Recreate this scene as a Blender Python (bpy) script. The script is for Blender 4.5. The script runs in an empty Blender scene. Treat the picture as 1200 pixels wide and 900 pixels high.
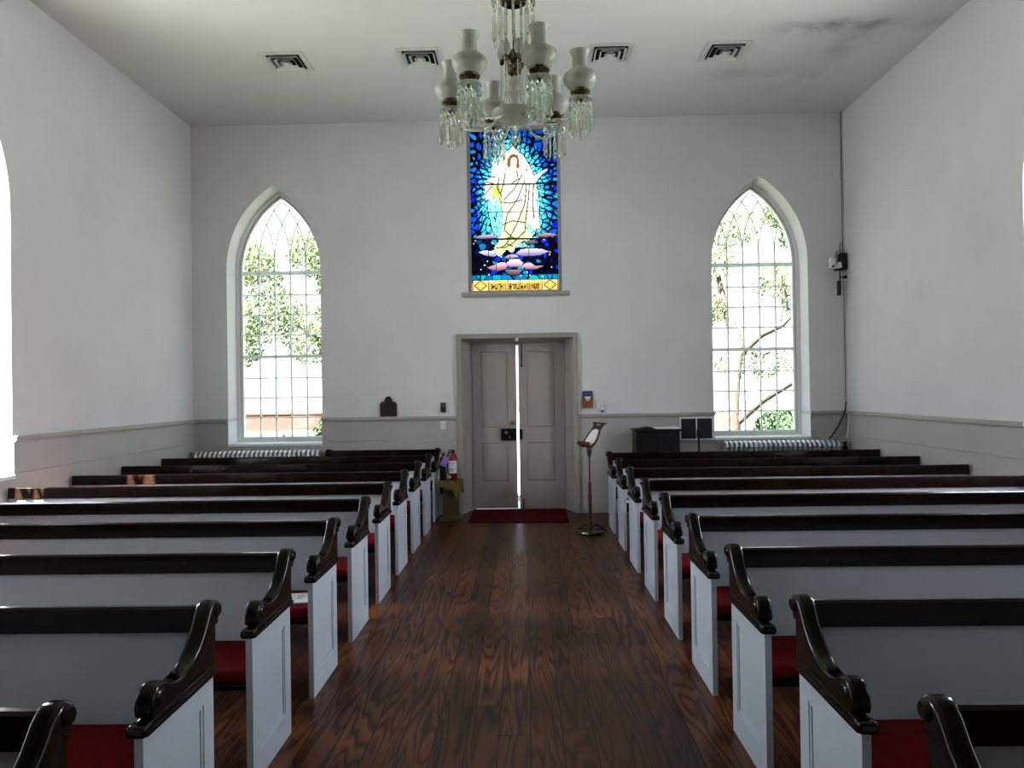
import bpy, bmesh, math, random
from mathutils import Vector, Matrix
random.seed(7)
C = bpy.context.scene.collection
PI = math.pi
SC = bpy.context.scene
SC.view_settings.view_transform = 'Standard'
SC.view_settings.look = 'Medium High Contrast'
SC.view_settings.exposure = 0.0
SC.view_settings.gamma = 1.0

# room measures (metres); x right, y away from the camera, z up
XL, XR, YF, YB, ZC = -4.454, 4.235, -3.0, 9.698, 5.246
AL, AR = -1.162, 0.9735
PITCH, PEW0 = 0.8713, 3.9159
TH = 0.5

# ------------------------------------------------------------------ materials
def newmat(name):
    m = bpy.data.materials.new(name); m.use_nodes = True
    nt = m.node_tree; nt.nodes.clear()
    out = nt.nodes.new('ShaderNodeOutputMaterial')
    return m, nt, out
def N(nt, t, **kw):
    n = nt.nodes.new(t)
    for k, v in kw.items():
        if k in n.inputs: n.inputs[k].default_value = v
        else: setattr(n, k, v)
    return n
def L(nt, a, b): nt.links.new(a, b)
def pbsdf(nt, out, col=(.8,.8,.8), rough=.5, metal=0, spec=.5, coat=0, trans=0):
    p = nt.nodes.new('ShaderNodeBsdfPrincipled')
    p.inputs['Base Color'].default_value = (*col, 1); p.inputs['Roughness'].default_value = rough
    p.inputs['Metallic'].default_value = metal; p.inputs['Specular IOR Level'].default_value = spec
    p.inputs['Coat Weight'].default_value = coat; p.inputs['Transmission Weight'].default_value = trans
    L(nt, p.outputs[0], out.inputs[0]); return p
def plain(name, col, rough=.5, metal=0, spec=.5, coat=0, trans=0, var=0.0, scale=8.0, bump=0.0, bscale=60.0):
    m, nt, out = newmat(name); p = pbsdf(nt, out, col, rough, metal, spec, coat, trans)
    if var or bump:
        tc = N(nt, 'ShaderNodeTexCoord')
    if var:
        n = N(nt, 'ShaderNodeTexNoise', Scale=scale, Detail=4.0); L(nt, tc.outputs['Object'], n.inputs['Vector'])
        r = N(nt, 'ShaderNodeValToRGB')
        r.color_ramp.elements[0].position = .3; r.color_ramp.elements[1].position = .7
        r.color_ramp.elements[0].color = (*[c*(1-var) for c in col], 1); r.color_ramp.elements[1].color = (*[min(1, c*(1+var)) for c in col], 1)
        L(nt, n.outputs['Fac'], r.inputs[0]); L(nt, r.outputs[0], p.inputs['Base Color'])
    if bump:
        n2 = N(nt, 'ShaderNodeTexNoise', Scale=bscale, Detail=3.0); L(nt, tc.outputs['Object'], n2.inputs['Vector'])
        b = N(nt, 'ShaderNodeBump', Strength=bump, Distance=.01); L(nt, n2.outputs['Fac'], b.inputs['Height']); L(nt, b.outputs[0], p.inputs['Normal'])
    return m

M = {}
M['plaster'] = plain('plaster_white', (.715,.70,.71), .85, spec=.2, var=.035, scale=1.3, bump=.08, bscale=25)
M['wains'] = plain('wainscot_grey', (.46,.45,.43), .5, spec=.35, var=.03, scale=2)
M['rail'] = plain('chair_rail_grey', (.42,.405,.385), .4, spec=.4)
M['door'] = plain('door_paint', (.40,.38,.35), .45, spec=.4, var=.04, scale=3)
M['winpaint'] = plain('window_paint', (.80,.81,.80), .5, spec=.4)
M['pew'] = plain('pew_white', (.56,.60,.665), .38, spec=.45, var=.03, scale=4, bump=.04, bscale=30)
M['dark'] = plain('dark_varnish', (.013,.007,.005), .14, spec=.32, coat=.0, var=.2, scale=5, bump=.015, bscale=30)
M['cap'] = plain('carved_varnish', (.012,.008,.005), .13, spec=.45, coat=.05, var=.4, scale=12)
M['red'] = plain('red_velvet', (.15,.003,.008), .8, spec=.15, var=.2, scale=30, bump=.15, bscale=220)
M['mat'] = plain('maroon_mat', (.10,.006,.012), .95, spec=.1, var=.3, scale=40, bump=.4, bscale=300)
M['black'] = plain('black_satin', (.008,.008,.009), .4)
M['blackpanel'] = plain('slate_panel', (.022,.024,.032), .5)
M['brass'] = plain('brass', (.62,.44,.16), .28, metal=1)
M['oldbrass'] = plain('aged_silver_brass', (.24,.20,.14), .25, metal=1, var=.85, scale=70)
M['silver'] = plain('radiator_silver', (.62,.63,.66), .35, metal=.85)
M['ventgrey'] = plain('vent_enamel', (.62,.63,.61), .5)
M['ductshade'] = plain('duct_shade', (.004,.004,.004), .9)
M['paper'] = plain('paper', (.82,.82,.84), .8, spec=.2)
M['ink'] = plain('printed_ink', (.12,.12,.14), .8)
M['extred'] = plain('extinguisher_red', (.22,.006,.012), .3, coat=.3)
M['purple'] = plain('purple_card', (.33,.17,.55), .6)
M['cloth'] = plain('olive_cloth', (.21,.16,.055), .75, var=.2, scale=20, bump=.3, bscale=60)
M['olivewood'] = plain('olive_wood', (.13,.09,.035), .5, var=.3, scale=12)
M['bronze'] = plain('bronze_wood', (.075,.035,.018), .35, spec=.5, coat=.2, var=.3, scale=14)
M['plaquewood'] = plain('plaque_wood', (.025,.010,.008), .5, var=.3, scale=20)
M['therm'] = plain('thermostat_green', (.025,.04,.02), .4)
M['switch'] = plain('switch_ivory', (.72,.72,.68), .4)
M['tan'] = plain('holder_tan', (.26,.12,.05), .6, var=.2, scale=20)
M['navy'] = plain('navy_card', (.02,.06,.16), .5)
M['blue'] = plain('blue_label', (.08,.2,.55), .5)
M['white'] = plain('white_plastic', (.75,.75,.78), .35)
M['lead'] = plain('lead_came', (.006,.006,.007), .5)
M['trunk'] = plain('bark', (.045,.036,.033), .9, var=.4, scale=6, bump=.6, bscale=14)
M['greyjoint'] = plain('window_joint', (.5,.5,.47), .5)

def leafmat(name, c1, c2):
    m, nt, out = newmat(name)
    tc = N(nt, 'ShaderNodeTexCoord'); n = N(nt, 'ShaderNodeTexNoise', Scale=2.5, Detail=3.0); L(nt, tc.outputs['Object'], n.inputs['Vector'])
    r = N(nt, 'ShaderNodeValToRGB'); r.color_ramp.elements[0].color = (*c1, 1); r.color_ramp.elements[1].color = (*c2, 1)
    r.color_ramp.elements[0].position = .35; r.color_ramp.elements[1].position = .65
    L(nt, n.outputs['Fac'], r.inputs[0])
    d = N(nt, 'ShaderNodeBsdfDiffuse'); t = N(nt, 'ShaderNodeBsdfTranslucent'); mx = N(nt, 'ShaderNodeMixShader', Fac=.45)
    L(nt, r.outputs[0], d.inputs[0]); L(nt, r.outputs[0], t.inputs[0]); L(nt, d.outputs[0], mx.inputs[1]); L(nt, t.outputs[0], mx.inputs[2]); L(nt, mx.outputs[0], out.inputs[0])
    return m
M['leaf'] = leafmat('tree_leaves', (.09,.13,.06), (.17,.20,.12))
M['leaf2'] = leafmat('shrub_leaves', (.04,.085,.05), (.08,.115,.075))
M['lawn'] = plain('lawn_grass', (.022,.036,.012), .9, var=.3, scale=1.2, bump=.5, bscale=20)

def frosted(name, col, tr=.5, clear=.0):
    m, nt, out = newmat(name)
    d = N(nt, 'ShaderNodeBsdfDiffuse', Color=(*col,1)); t = N(nt, 'ShaderNodeBsdfTranslucent', Color=(*col,1)); mx = N(nt, 'ShaderNodeMixShader', Fac=tr)
    L(nt, d.outputs[0], mx.inputs[1]); L(nt, t.outputs[0], mx.inputs[2])
    g = N(nt, 'ShaderNodeBsdfGlossy', Roughness=.25); f = N(nt, 'ShaderNodeFresnel', IOR=1.45); m2 = N(nt, 'ShaderNodeMixShader')
    L(nt, f.outputs[0], m2.inputs[0]); L(nt, mx.outputs[0], m2.inputs[1]); L(nt, g.outputs[0], m2.inputs[2])
    tp = N(nt, 'ShaderNodeBsdfTransparent'); m3 = N(nt, 'ShaderNodeMixShader', Fac=clear)
    L(nt, m2.outputs[0], m3.inputs[1]); L(nt, tp.outputs[0], m3.inputs[2]); L(nt, m3.outputs[0], out.inputs[0])
    return m
M['frost'] = frosted('frosted_glass', (.74,.75,.70), .5, .12)
M['dish'] = frosted('dish_glass', (.6,.62,.58), .5, .3)
M['muntin'] = frosted('muntin_glare', (.90,.92,.91), .62)  # window glare on the bars put in as pale translucency
def crystal(name, tint, clear, rough):
    m, nt, out = newmat(name)
    tp = N(nt, 'ShaderNodeBsdfTransparent', Color=(*tint,1)); g = N(nt, 'ShaderNodeBsdfGlass', Color=(*tint,1), Roughness=rough, IOR=1.5)
    mx = N(nt, 'ShaderNodeMixShader', Fac=clear); L(nt, g.outputs[0], mx.inputs[1]); L(nt, tp.outputs[0], mx.inputs[2]); L(nt, mx.outputs[0], out.inputs[0])
    return m
M['crystal'] = crystal('cut_crystal', (.93,.95,.9), .22, .03)
M['tube'] = crystal('glass_tube', (.92,.94,.9), .25, .02)
def panemat():
    m, nt, out = newmat('window_glass')
    tp = N(nt, 'ShaderNodeBsdfTransparent', Color=(.97,.985,.98,1)); g = N(nt, 'ShaderNodeBsdfGlossy', Roughness=.02)
    mx = N(nt, 'ShaderNodeMixShader', Fac=.05); L(nt, tp.outputs[0], mx.inputs[1]); L(nt, g.outputs[0], mx.inputs[2]); L(nt, mx.outputs[0], out.inputs[0])
    return m
M['pane'] = panemat()
def stainedmat():
    m, nt, out = newmat('stained_glass')
    a = N(nt, 'ShaderNodeVertexColor'); a.layer_name = 'Col'
    t = N(nt, 'ShaderNodeBsdfTranslucent'); g = N(nt, 'ShaderNodeBsdfGlossy', Roughness=.15); mx = N(nt, 'ShaderNodeMixShader', Fac=.03)
    L(nt, a.outputs[0], t.inputs[0]); L(nt, t.outputs[0], mx.inputs[1]); L(nt, g.outputs[0], mx.inputs[2]); L(nt, mx.outputs[0], out.inputs[0])
    return m
M['stained'] = stainedmat()

def ceilingmat():
    m, nt, out = newmat('ceiling_plaster'); p = pbsdf(nt, out, (.7,.7,.69), .9, spec=.15)
    tc = N(nt, 'ShaderNodeTexCoord')
    n = N(nt, 'ShaderNodeTexNoise', Scale=.9, Detail=5.0); L(nt, tc.outputs['Object'], n.inputs['Vector'])
    base = N(nt, 'ShaderNodeValToRGB'); base.color_ramp.elements[0].color = (.66,.665,.655,1); base.color_ramp.elements[1].color = (.74,.74,.735,1)
    L(nt, n.outputs['Fac'], base.inputs[0])
    # damp stains near the right wall, in the plaster itself
    sep = N(nt, 'ShaderNodeSeparateXYZ'); L(nt, tc.outputs['Object'], sep.inputs[0])
    n2 = N(nt, 'ShaderNodeTexNoise', Scale=2.6, Detail=7.0, Roughness=.65); L(nt, tc.outputs['Object'], n2.inputs['Vector'])
    prev = None
    for (cx, cy, rx, ry, amt) in ((3.5,7.33,.8,.13,.85), (2.95,7.42,.3,.2,.8), (3.45,7.75,.25,.35,.5), (2.55,8.4,.5,.2,.4), (3.3,8.6,.35,.4,.35)):
        dx = N(nt, 'ShaderNodeMath', operation='SUBTRACT'); L(nt, sep.outputs[0], dx.inputs[0]); dx.inputs[1].default_value = cx
        dy = N(nt, 'ShaderNodeMath', operation='SUBTRACT'); L(nt, sep.outputs[1], dy.inputs[0]); dy.inputs[1].default_value = cy
        sx = N(nt, 'ShaderNodeMath', operation='DIVIDE'); L(nt, dx.outputs[0], sx.inputs[0]); sx.inputs[1].default_value = rx
        sy = N(nt, 'ShaderNodeMath', operation='DIVIDE'); L(nt, dy.outputs[0], sy.inputs[0]); sy.inputs[1].default_value = ry
        hx = N(nt, 'ShaderNodeMath', operation='MULTIPLY'); L(nt, sx.outputs[0], hx.inputs[0]); L(nt, sx.outputs[0], hx.inputs[1])
        hy = N(nt, 'ShaderNodeMath', operation='MULTIPLY_ADD'); L(nt, sy.outputs[0], hy.inputs[0]); L(nt, sy.outputs[0], hy.inputs[1]); L(nt, hx.outputs[0], hy.inputs[2])
        ng = N(nt, 'ShaderNodeMath', operation='MULTIPLY'); L(nt, hy.outputs[0], ng.inputs[0]); ng.inputs[1].default_value = -1.0
        ex = N(nt, 'ShaderNodeMath', operation='EXPONENT'); L(nt, ng.outputs[0], ex.inputs[0])
        am = N(nt, 'ShaderNodeMath', operation='MULTIPLY'); L(nt, ex.outputs[0], am.inputs[0]); am.inputs[1].default_value = amt
        if prev is None: prev = am
        else:
            ad = N(nt, 'ShaderNodeMath', operation='ADD'); L(nt, prev.outputs[0], ad.inputs[0]); L(nt, am.outputs[0], ad.inputs[1]); prev = ad
    th = N(nt, 'ShaderNodeMapRange'); th.inputs[1].default_value = .35; th.inputs[2].default_value = .7; L(nt, n2.outputs['Fac'], th.inputs[0])
    fm = N(nt, 'ShaderNodeMath', operation='MULTIPLY', use_clamp=True); L(nt, th.outputs[0], fm.inputs[0]); L(nt, prev.outputs[0], fm.inputs[1])
    mix = N(nt, 'ShaderNodeMixRGB'); L(nt, fm.outputs[0], mix.inputs[0]); L(nt, base.outputs[0], mix.inputs[1]); mix.inputs[2].default_value = (.27,.26,.27,1)
    L(nt, mix.outputs[0], p.inputs['Base Color'])
    return m
M['ceiling'] = ceilingmat()

def floormat():
    m, nt, out = newmat('pine_floor'); p = pbsdf(nt, out, (.06,.03,.02), .25, spec=.3)
    tc = N(nt, 'ShaderNodeTexCoord'); sep = N(nt, 'ShaderNodeSeparateXYZ'); L(nt, tc.outputs['Object'], sep.inputs[0])
    W = .152
    def math_(op, a, b=None, c=None):
        n = N(nt, 'ShaderNodeMath', operation=op)
        for i, v in enumerate((a, b, c)):
            if v is None: continue
            if isinstance(v, (int, float)): n.inputs[i].default_value = v
            else: L(nt, v, n.inputs[i])
        return n.outputs[0]
    bx = math_('DIVIDE', sep.outputs[0], W); idx = math_('FLOOR', bx); fx = math_('FRACT', bx)
    wn = N(nt, 'ShaderNodeTexWhiteNoise'); wn.noise_dimensions = '1D'; L(nt, idx, wn.inputs['W'])
    # boards end at different places along the aisle
    yo = math_('MULTIPLY_ADD', wn.outputs['Value'], 3.7, sep.outputs[1]); by = math_('DIVIDE', yo, 4.1); iy = math_('FLOOR', by); fy = math_('FRACT', by)
    idn = math_('MULTIPLY_ADD', iy, 17.31, idx)
    wn2 = N(nt, 'ShaderNodeTexWhiteNoise'); wn2.noise_dimensions = '1D'; L(nt, idn, wn2.inputs['W'])
    # flat-sawn grain: contours of a stretched noise, different in each board
    vec = N(nt, 'ShaderNodeCombineXYZ')
    L(nt, math_('MULTIPLY', sep.outputs[0], 6.0), vec.inputs[0]); L(nt, math_('MULTIPLY', sep.outputs[1], .55), vec.inputs[1]); L(nt, math_('MULTIPLY', wn2.outputs['Value'], 60.0), vec.inputs[2])
    n1 = N(nt, 'ShaderNodeTexNoise', Scale=1.0, Detail=2.0, Roughness=.45, Distortion=.3); L(nt, vec.outputs[0], n1.inputs['Vector'])
    rings = math_('FRACT', math_('MULTIPLY', n1.outputs['Fac'], 15.0))
    ramp = N(nt, 'ShaderNodeValToRGB'); cr = ramp.color_ramp
    cr.elements[0].position = 0; cr.elements[0].color = (.034,.015,.008,1)
    cr.elements[1].position = 1; cr.elements[1].color = (.022,.010,.006,1)
    e = cr.elements.new(.35); e.color = (.16,.074,.034,1)
    e = cr.elements.new(.72); e.color = (.12,.052,.025,1)
    L(nt, rings, ramp.inputs[0])
    tone = N(nt, 'ShaderNodeValToRGB'); tone.color_ramp.elements[0].color = (.60,.50,.50,1); tone.color_ramp.elements[1].color = (1.2,1.08,.95,1)
    e = tone.color_ramp.elements.new(.5); e.color = (.95,.70,.64,1)
    L(nt, wn2.outputs['Value'], tone.inputs[0])
    mul = N(nt, 'ShaderNodeMixRGB', blend_type='MULTIPLY'); mul.inputs[0].default_value = 1; L(nt, ramp.outputs[0], mul.inputs[1]); L(nt, tone.outputs[0], mul.inputs[2])
    n3 = N(nt, 'ShaderNodeTexNoise', Scale=1.1, Detail=3.0); L(nt, tc.outputs['Object'], n3.inputs['Vector'])
    wear = N(nt, 'ShaderNodeValToRGB'); wear.color_ramp.elements[0].position = .35; wear.color_ramp.elements[0].color = (.6,.58,.6,1); wear.color_ramp.elements[1].position = .65; wear.color_ramp.elements[1].color = (1.15,1.12,1.05,1)
    L(nt, n3.outputs['Fac'], wear.inputs[0])
    mul2 = N(nt, 'ShaderNodeMixRGB', blend_type='MULTIPLY'); mul2.inputs[0].default_value = 1; L(nt, mul.outputs[0], mul2.inputs[1]); L(nt, wear.outputs[0], mul2.inputs[2])
    # joints
    g1 = math_('LESS_THAN', math_('ABSOLUTE', math_('SUBTRACT', fx, .5)), .478)
    g2 = math_('LESS_THAN', math_('ABSOLUTE', math_('SUBTRACT', fy, .5)), .4992)
    gap = math_('MULTIPLY', g1, g2)
    mix = N(nt, 'ShaderNodeMixRGB'); L(nt, gap, mix.inputs[0]); mix.inputs[1].default_value = (.008,.004,.003,1); L(nt, mul2.outputs[0], mix.inputs[2])
    L(nt, mix.outputs[0], p.inputs['Base Color'])
    rr = N(nt, 'ShaderNodeMapRange'); rr.inputs[3].default_value = .24; rr.inputs[4].default_value = .42; L(nt, n3.outputs['Fac'], rr.inputs[0]); L(nt, rr.outputs[0], p.inputs['Roughness'])
    hgt = math_('ADD', math_('MULTIPLY', gap, 1.0), math_('MULTIPLY', rings, .12))
    b = N(nt, 'ShaderNodeBump', Strength=.25, Distance=.004); L(nt, hgt, b.inputs['Height']); L(nt, b.outputs[0], p.inputs['Normal'])
    return m
M['floor'] = floormat()

def brickmat():
    m, nt, out = newmat('garden_brick'); p = pbsdf(nt, out, (.4,.15,.1), .9)
    tc = N(nt, 'ShaderNodeTexCoord'); mp = N(nt, 'ShaderNodeMapping'); mp.inputs['Rotation'].default_value = (PI/2,0,0)
    L(nt, tc.outputs['Object'], mp.inputs[0])
    b = N(nt, 'ShaderNodeTexBrick', Scale=4.0, Color1=(.055,.020,.016,1), Color2=(.042,.015,.012,1), Mortar=(.05,.04,.035,1)); L(nt, mp.outputs[0], b.inputs['Vector']); L(nt, b.outputs[0], p.inputs['Base Color'])
    return m
M['brick'] = brickmat()

# ------------------------------------------------------------------ geometry helpers
class B:
    def __init__(s): s.bm = bmesh.new()
    def box(s, x0, x1, y0, y1, z0, z1, bev=0, seg=2, mat=None):
        r = bmesh.ops.create_cube(s.bm, size=1); vs = r['verts']
        mm = Matrix.Translation(((x0+x1)/2, (y0+y1)/2, (z0+z1)/2)) @ Matrix.Diagonal((abs(x1-x0), abs(y1-y0), abs(z1-z0), 1))
        bmesh.ops.transform(s.bm, matrix=mm, verts=vs)
        if bev:
            es = list({e for v in vs for e in v.link_edges})
            rr = bmesh.ops.bevel(s.bm, geom=es, offset=bev, segments=seg, profile=.5, affect='EDGES')
            vs = rr['verts']
        if mat is not None: bmesh.ops.transform(s.bm, matrix=mat, verts=[v for v in vs if v.is_valid])
        return s
    def tube(s, pts, r, n=8, cap=True, squash=None):
        pts = [Vector(p) for p in pts]; rings = []
        rs = r if isinstance(r, (list, tuple)) else [r]*len(pts)
        up = None
        for i, p in enumerate(pts):
            t = (pts[min(i+1, len(pts)-1)] - pts[max(i-1, 0)]).normalized()
            if up is None:
                a = Vector((0,0,1)) if abs(t.z) < .9 else Vector((1,0,0)); up = (a - t*a.dot(t)).normalized()
            else: up = (up - t*up.dot(t)).normalized()
            sd = t.cross(up)
            rings.append([s.bm.verts.new(p + (up*math.cos(2*PI*k/n) + sd*math.sin(2*PI*k/n))*rs[i]) for k in range(n)])
        for a, b in zip(rings, rings[1:]):
            for k in range(n): s.bm.faces.new((a[k], a[(k+1)%n], b[(k+1)%n], b[k]))
        if cap:
            s.bm.faces.new(rings[0][::-1]); s.bm.faces.new(rings[-1])
        return s
    def lathe(s, prof, c=(0,0,0), n=24, axis='z', capped=True):
        c = Vector(c); rings = []
        for r, h in prof:
            ring = []
            for k in range(n):
                a = 2*PI*k/n; u, v = r*math.cos(a), r*math.sin(a)
                q = Vector((u,v,h)) if axis == 'z' else (Vector((h,u,v)) if axis == 'x' else Vector((v,h,u)))
                ring.append(s.bm.verts.new(c+q))
            rings.append(ring)
        for a, b in zip(rings, rings[1:]):
            for k in range(n): s.bm.faces.new((a[k], a[(k+1)%n], b[(k+1)%n], b[k]))
        if capped:
            if prof[0][0] > 1e-4: s.bm.faces.new(rings[0][::-1])
            if prof[-1][0] > 1e-4: s.bm.faces.new(rings[-1])
        bmesh.ops.remove_doubles(s.bm, verts=[v for r in rings for v in r], dist=1e-6)
        return s
    def plate(s, loops, t0, t1, mp=lambda u, v, t: (u, t, v), bev=0):
        """extruded outline(s) in (u,v), holes allowed, between t0 and t1"""
        cu = bpy.data.curves.new('outline', 'CURVE'); cu.dimensions = '2D'; cu.fill_mode = 'BOTH'
        cu.extrude = max(1e-5, abs(t1-t0)/2-bev); cu.bevel_depth = bev; cu.bevel_resolution = 2; cu.offset = -bev if bev else 0
        for lp in loops:
            sp = cu.splines.new('POLY'); sp.points.add(len(lp)-1); sp.use_cyclic_u = True
            for q, (u, v) in zip(sp.points, lp): q.co = (u, v, 0, 1)
        ob = bpy.data.objects.new('outline', cu); me = bpy.data.meshes.new_from_object(ob)
        mid = (t0+t1)/2; base = len(s.bm.verts)
        vs = [s.bm.verts.new(mp(v.co.x, v.co.y, mid+v.co.z)) for v in me.vertices]
        for p in me.polygons:
            try: s.bm.faces.new([vs[i] for i in p.vertices])
            except ValueError: pass
        bmesh.ops.remove_doubles(s.bm, verts=vs, dist=1e-6)
        bpy.data.objects.remove(ob); bpy.data.curves.remove(cu); bpy.data.meshes.remove(me)
        return s
    def quad(s, *ps):
        s.bm.faces.new([s.bm.verts.new(p) for p in ps]); return s
    def build(s, name, mat, parent=None, smooth=False, kind=None, loc=None):
        bmesh.ops.recalc_face_normals(s.bm, faces=s.bm.faces)
        me = bpy.data.meshes.new(name); s.bm.to_mesh(me); s.bm.free()
        ob = bpy.data.objects.new(name, me); C.objects.link(ob); me.materials.append(mat)
        if smooth:
            for p in me.polygons: p.use_smooth = True
            try: me.set_sharp_from_angle(angle=math.radians(42))
            except Exception: pass
        if parent: ob.parent = parent
        if kind: ob['kind'] = kind
        if loc is not None: ob.location = loc
        return ob
def empty(name, loc=(0,0,0), rz=0, kind=None):
    o = bpy.data.objects.new(name, None); C.objects.link(o); o.location = loc; o.rotation_euler = (0,0,rz); o.empty_display_size = .1
    if kind: o['kind'] = kind
    return o
def tag(o, label, cat, group=None, kind=None):
    o['label'] = label; o['category'] = cat
    if group: o['group'] = group
    if kind: o['kind'] = kind
    return o
def thing(name, loc, label, cat, group=None, rz=0): return tag(empty(name, loc, rz), label, cat, group)
def dup(root, loc, label=None, rz=None):
    r = root.copy(); C.objects.link(r); r.location = loc
    if rz is not None: r.rotation_euler = (0,0,rz)
    if label: r['label'] = label
    for ch in list(root.children):
        c = ch.copy(); C.objects.link(c); c.parent = r
        for g in list(ch.children):
            d = g.copy(); C.objects.link(d); d.parent = c
    return r
def arch(a, spring, apex, bottom, n=14):
    """pointed-arch outline centred on u=0"""
    h = apex-spring; R = (h*h+a*a)/(2*a); pts = [(-a, bottom), (a, bottom)]
    t = math.asin(min(1, h/R))
    for i in range(n+1): q = t*i/n; pts.append((a-R+R*math.cos(q), spring+R*math.sin(q)))
    for i in range(n-1, -1, -1): q = t*i/n; pts.append((-(a-R+R*math.cos(q)), spring+R*math.sin(q)))
    return pts
def shift(loop, du): return [(u+du, v) for u, v in loop]

# ------------------------------------------------------------------ room shell
A, SPRING, APEX, SILL = .632, 3.31, 4.43, .967
WIN_BACK = (-3.354, 3.115)
WIN_SIDE = (5.612, 2.1)  # nearer pair lies out of view, added to let light in
DC = -.107            # door centre
SG = (-.745, .506, 2.945, 5.17)   # stained glass opening
op = arch(A, SPRING, APEX, SILL)
B().box(XL-.5, XR+.5, YF-.5, YB+.52, -.15, 0).build('floor', M['floor'], kind='structure')
B().box(XL-.5, XR+.5, YF-.5, YB+.5, ZC, ZC+.2).build('ceiling', M['ceiling'], kind='structure')
# back wall with two pointed windows, the stained-glass opening and the doorway
door_op = [(DC-.745,0.0005),(DC+.745,0.0005),(DC+.745,2.33),(DC-.745,2.33)]
outline = [(XL-TH,0),(DC-.745,0),(DC-.745,2.33),(DC+.745,2.33),(DC+.745,0),(XR+TH,0),(XR+TH,ZC),(XL-TH,ZC)]
B().plate([outline, shift(op, WIN_BACK[0]), shift(op, WIN_BACK[1]), [(SG[0],SG[2]),(SG[1],SG[2]),(SG[1],SG[3]),(SG[0],SG[3])]], YB, YB+TH).build('wall_back', M['plaster'], kind='structure')
side = [(YF,0),(YB,0),(YB,ZC),(YF,ZC)]
holes = [shift(op, c) for c in WIN_SIDE]
B().plate([side]+holes, XL-TH, XL, mp=lambda u, v, t: (t, u, v)).build('wall_left', M['plaster'], kind='structure')
B().plate([side]+holes, XR, XR+TH, mp=lambda u, v, t: (t, u, v)).build('wall_right', M['plaster'], kind='structure')
B().box(XL-TH, XR+TH, YF-.3, YF, 0, ZC).build('wall_front', plain('front_wall_paint', (.30,.29,.28), .8, var=.03, scale=2), kind='structure')

# wainscot boards, with a joint line, notched for the windows
ZD = 1.262
def wains(segs, holes_, mp, t0, t1, tm, name):
    b = B()
    for u0, u1 in segs:
        hs = sorted(h for h in holes_ if u0 < h < u1)
        for z0, z1 in ((0, .985), (.990, ZD)):
            lp = [(u0, z0), (u1, z0)]
            if z1 <= SILL: lp += [(u1, z1), (u0, z1)]
            else:
                lp.append((u1, z1))
                for h in reversed(hs):
                    zz = max(z0, SILL-.03)
                    lp += [(h+A, z1), (h+A, zz), (h-A, zz), (h-A, z1)]
                lp.append((u0, z1))
            if z0 > SILL and hs:
                cuts = [u0] + [q for h in hs for q in (h-A, h+A)] + [u1]
                for i in range(0, len(cuts), 2): b.plate([[(cuts[i],z0),(cuts[i+1],z0),(cuts[i+1],z1),(cuts[i],z1)]], t0, t1, mp)
            else: b.plate([lp], t0, t1, mp)
    return b.build(name, M['wains'], kind='structure')
CAS = .062
wains([(XL, DC-.745-CAS), (DC+.745+CAS, XR)], WIN_BACK, lambda u, v, t: (u, t, v), YB-.014, YB, 0, 'trim_1')
wains([(YF, YB-.015)], WIN_SIDE, lambda u, v, t: (t, u, v), XL, XL+.014, 0, 'trim_2')
wains([(YF, YB-.015)], WIN_SIDE, lambda u, v, t: (t, u, v), XR-.014, XR, 0, 'trim_3')
# chair rail: nosing on top of a small fillet
def rail_pts(b, u0, u1, mp):
    for (d, z0, z1) in ((.045, 1.272, 1.31), (.03, 1.255, 1.274)):
        b.plate([[(u0,z0),(u1,z0),(u1,z1),(u0,z1)]], 0, d, mp, bev=.004)
def segs_between(u0, u1, hs):
    cuts = [u0] + [q for h in sorted(hs) for q in (h-A, h+A)] + [u1]
    return [(cuts[i], cuts[i+1]) for i in range(0, len(cuts), 2)]
b = B()
for s0, s1 in segs_between(XL+.05, DC-.745-CAS, [WIN_BACK[0]]) + segs_between(DC+.745+CAS, XR-.05, [WIN_BACK[1]]):
    rail_pts(b, s0+.002, s1-.002, lambda u, v, t: (u, YB-t, v))
for h in WIN_BACK:       # the rail returns into the window reveal
    for s in (-1, 1):
        b.box(h+s*A, h+s*(A-.012), YB-.045, YB+.30, 1.272, 1.31, .003)
b.build('trim_4', M['rail'], kind='structure')
for nm, X, sg in (('trim_5', XL, 1), ('trim_6', XR, -1)):
    b = B()
    for s0, s1 in segs_between(YF, YB-.004, WIN_SIDE): rail_pts(b, s0+.002, s1-.002, lambda u, v, t: (X+sg*t, u, v))
    for h in WIN_SIDE:
        for s in (-1, 1): b.box(X+sg*.045, X-sg*.30, h+s*A, h+s*(A-.012), 1.272, 1.31, .003)
    b.build(nm, M['rail'], kind='structure')

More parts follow.
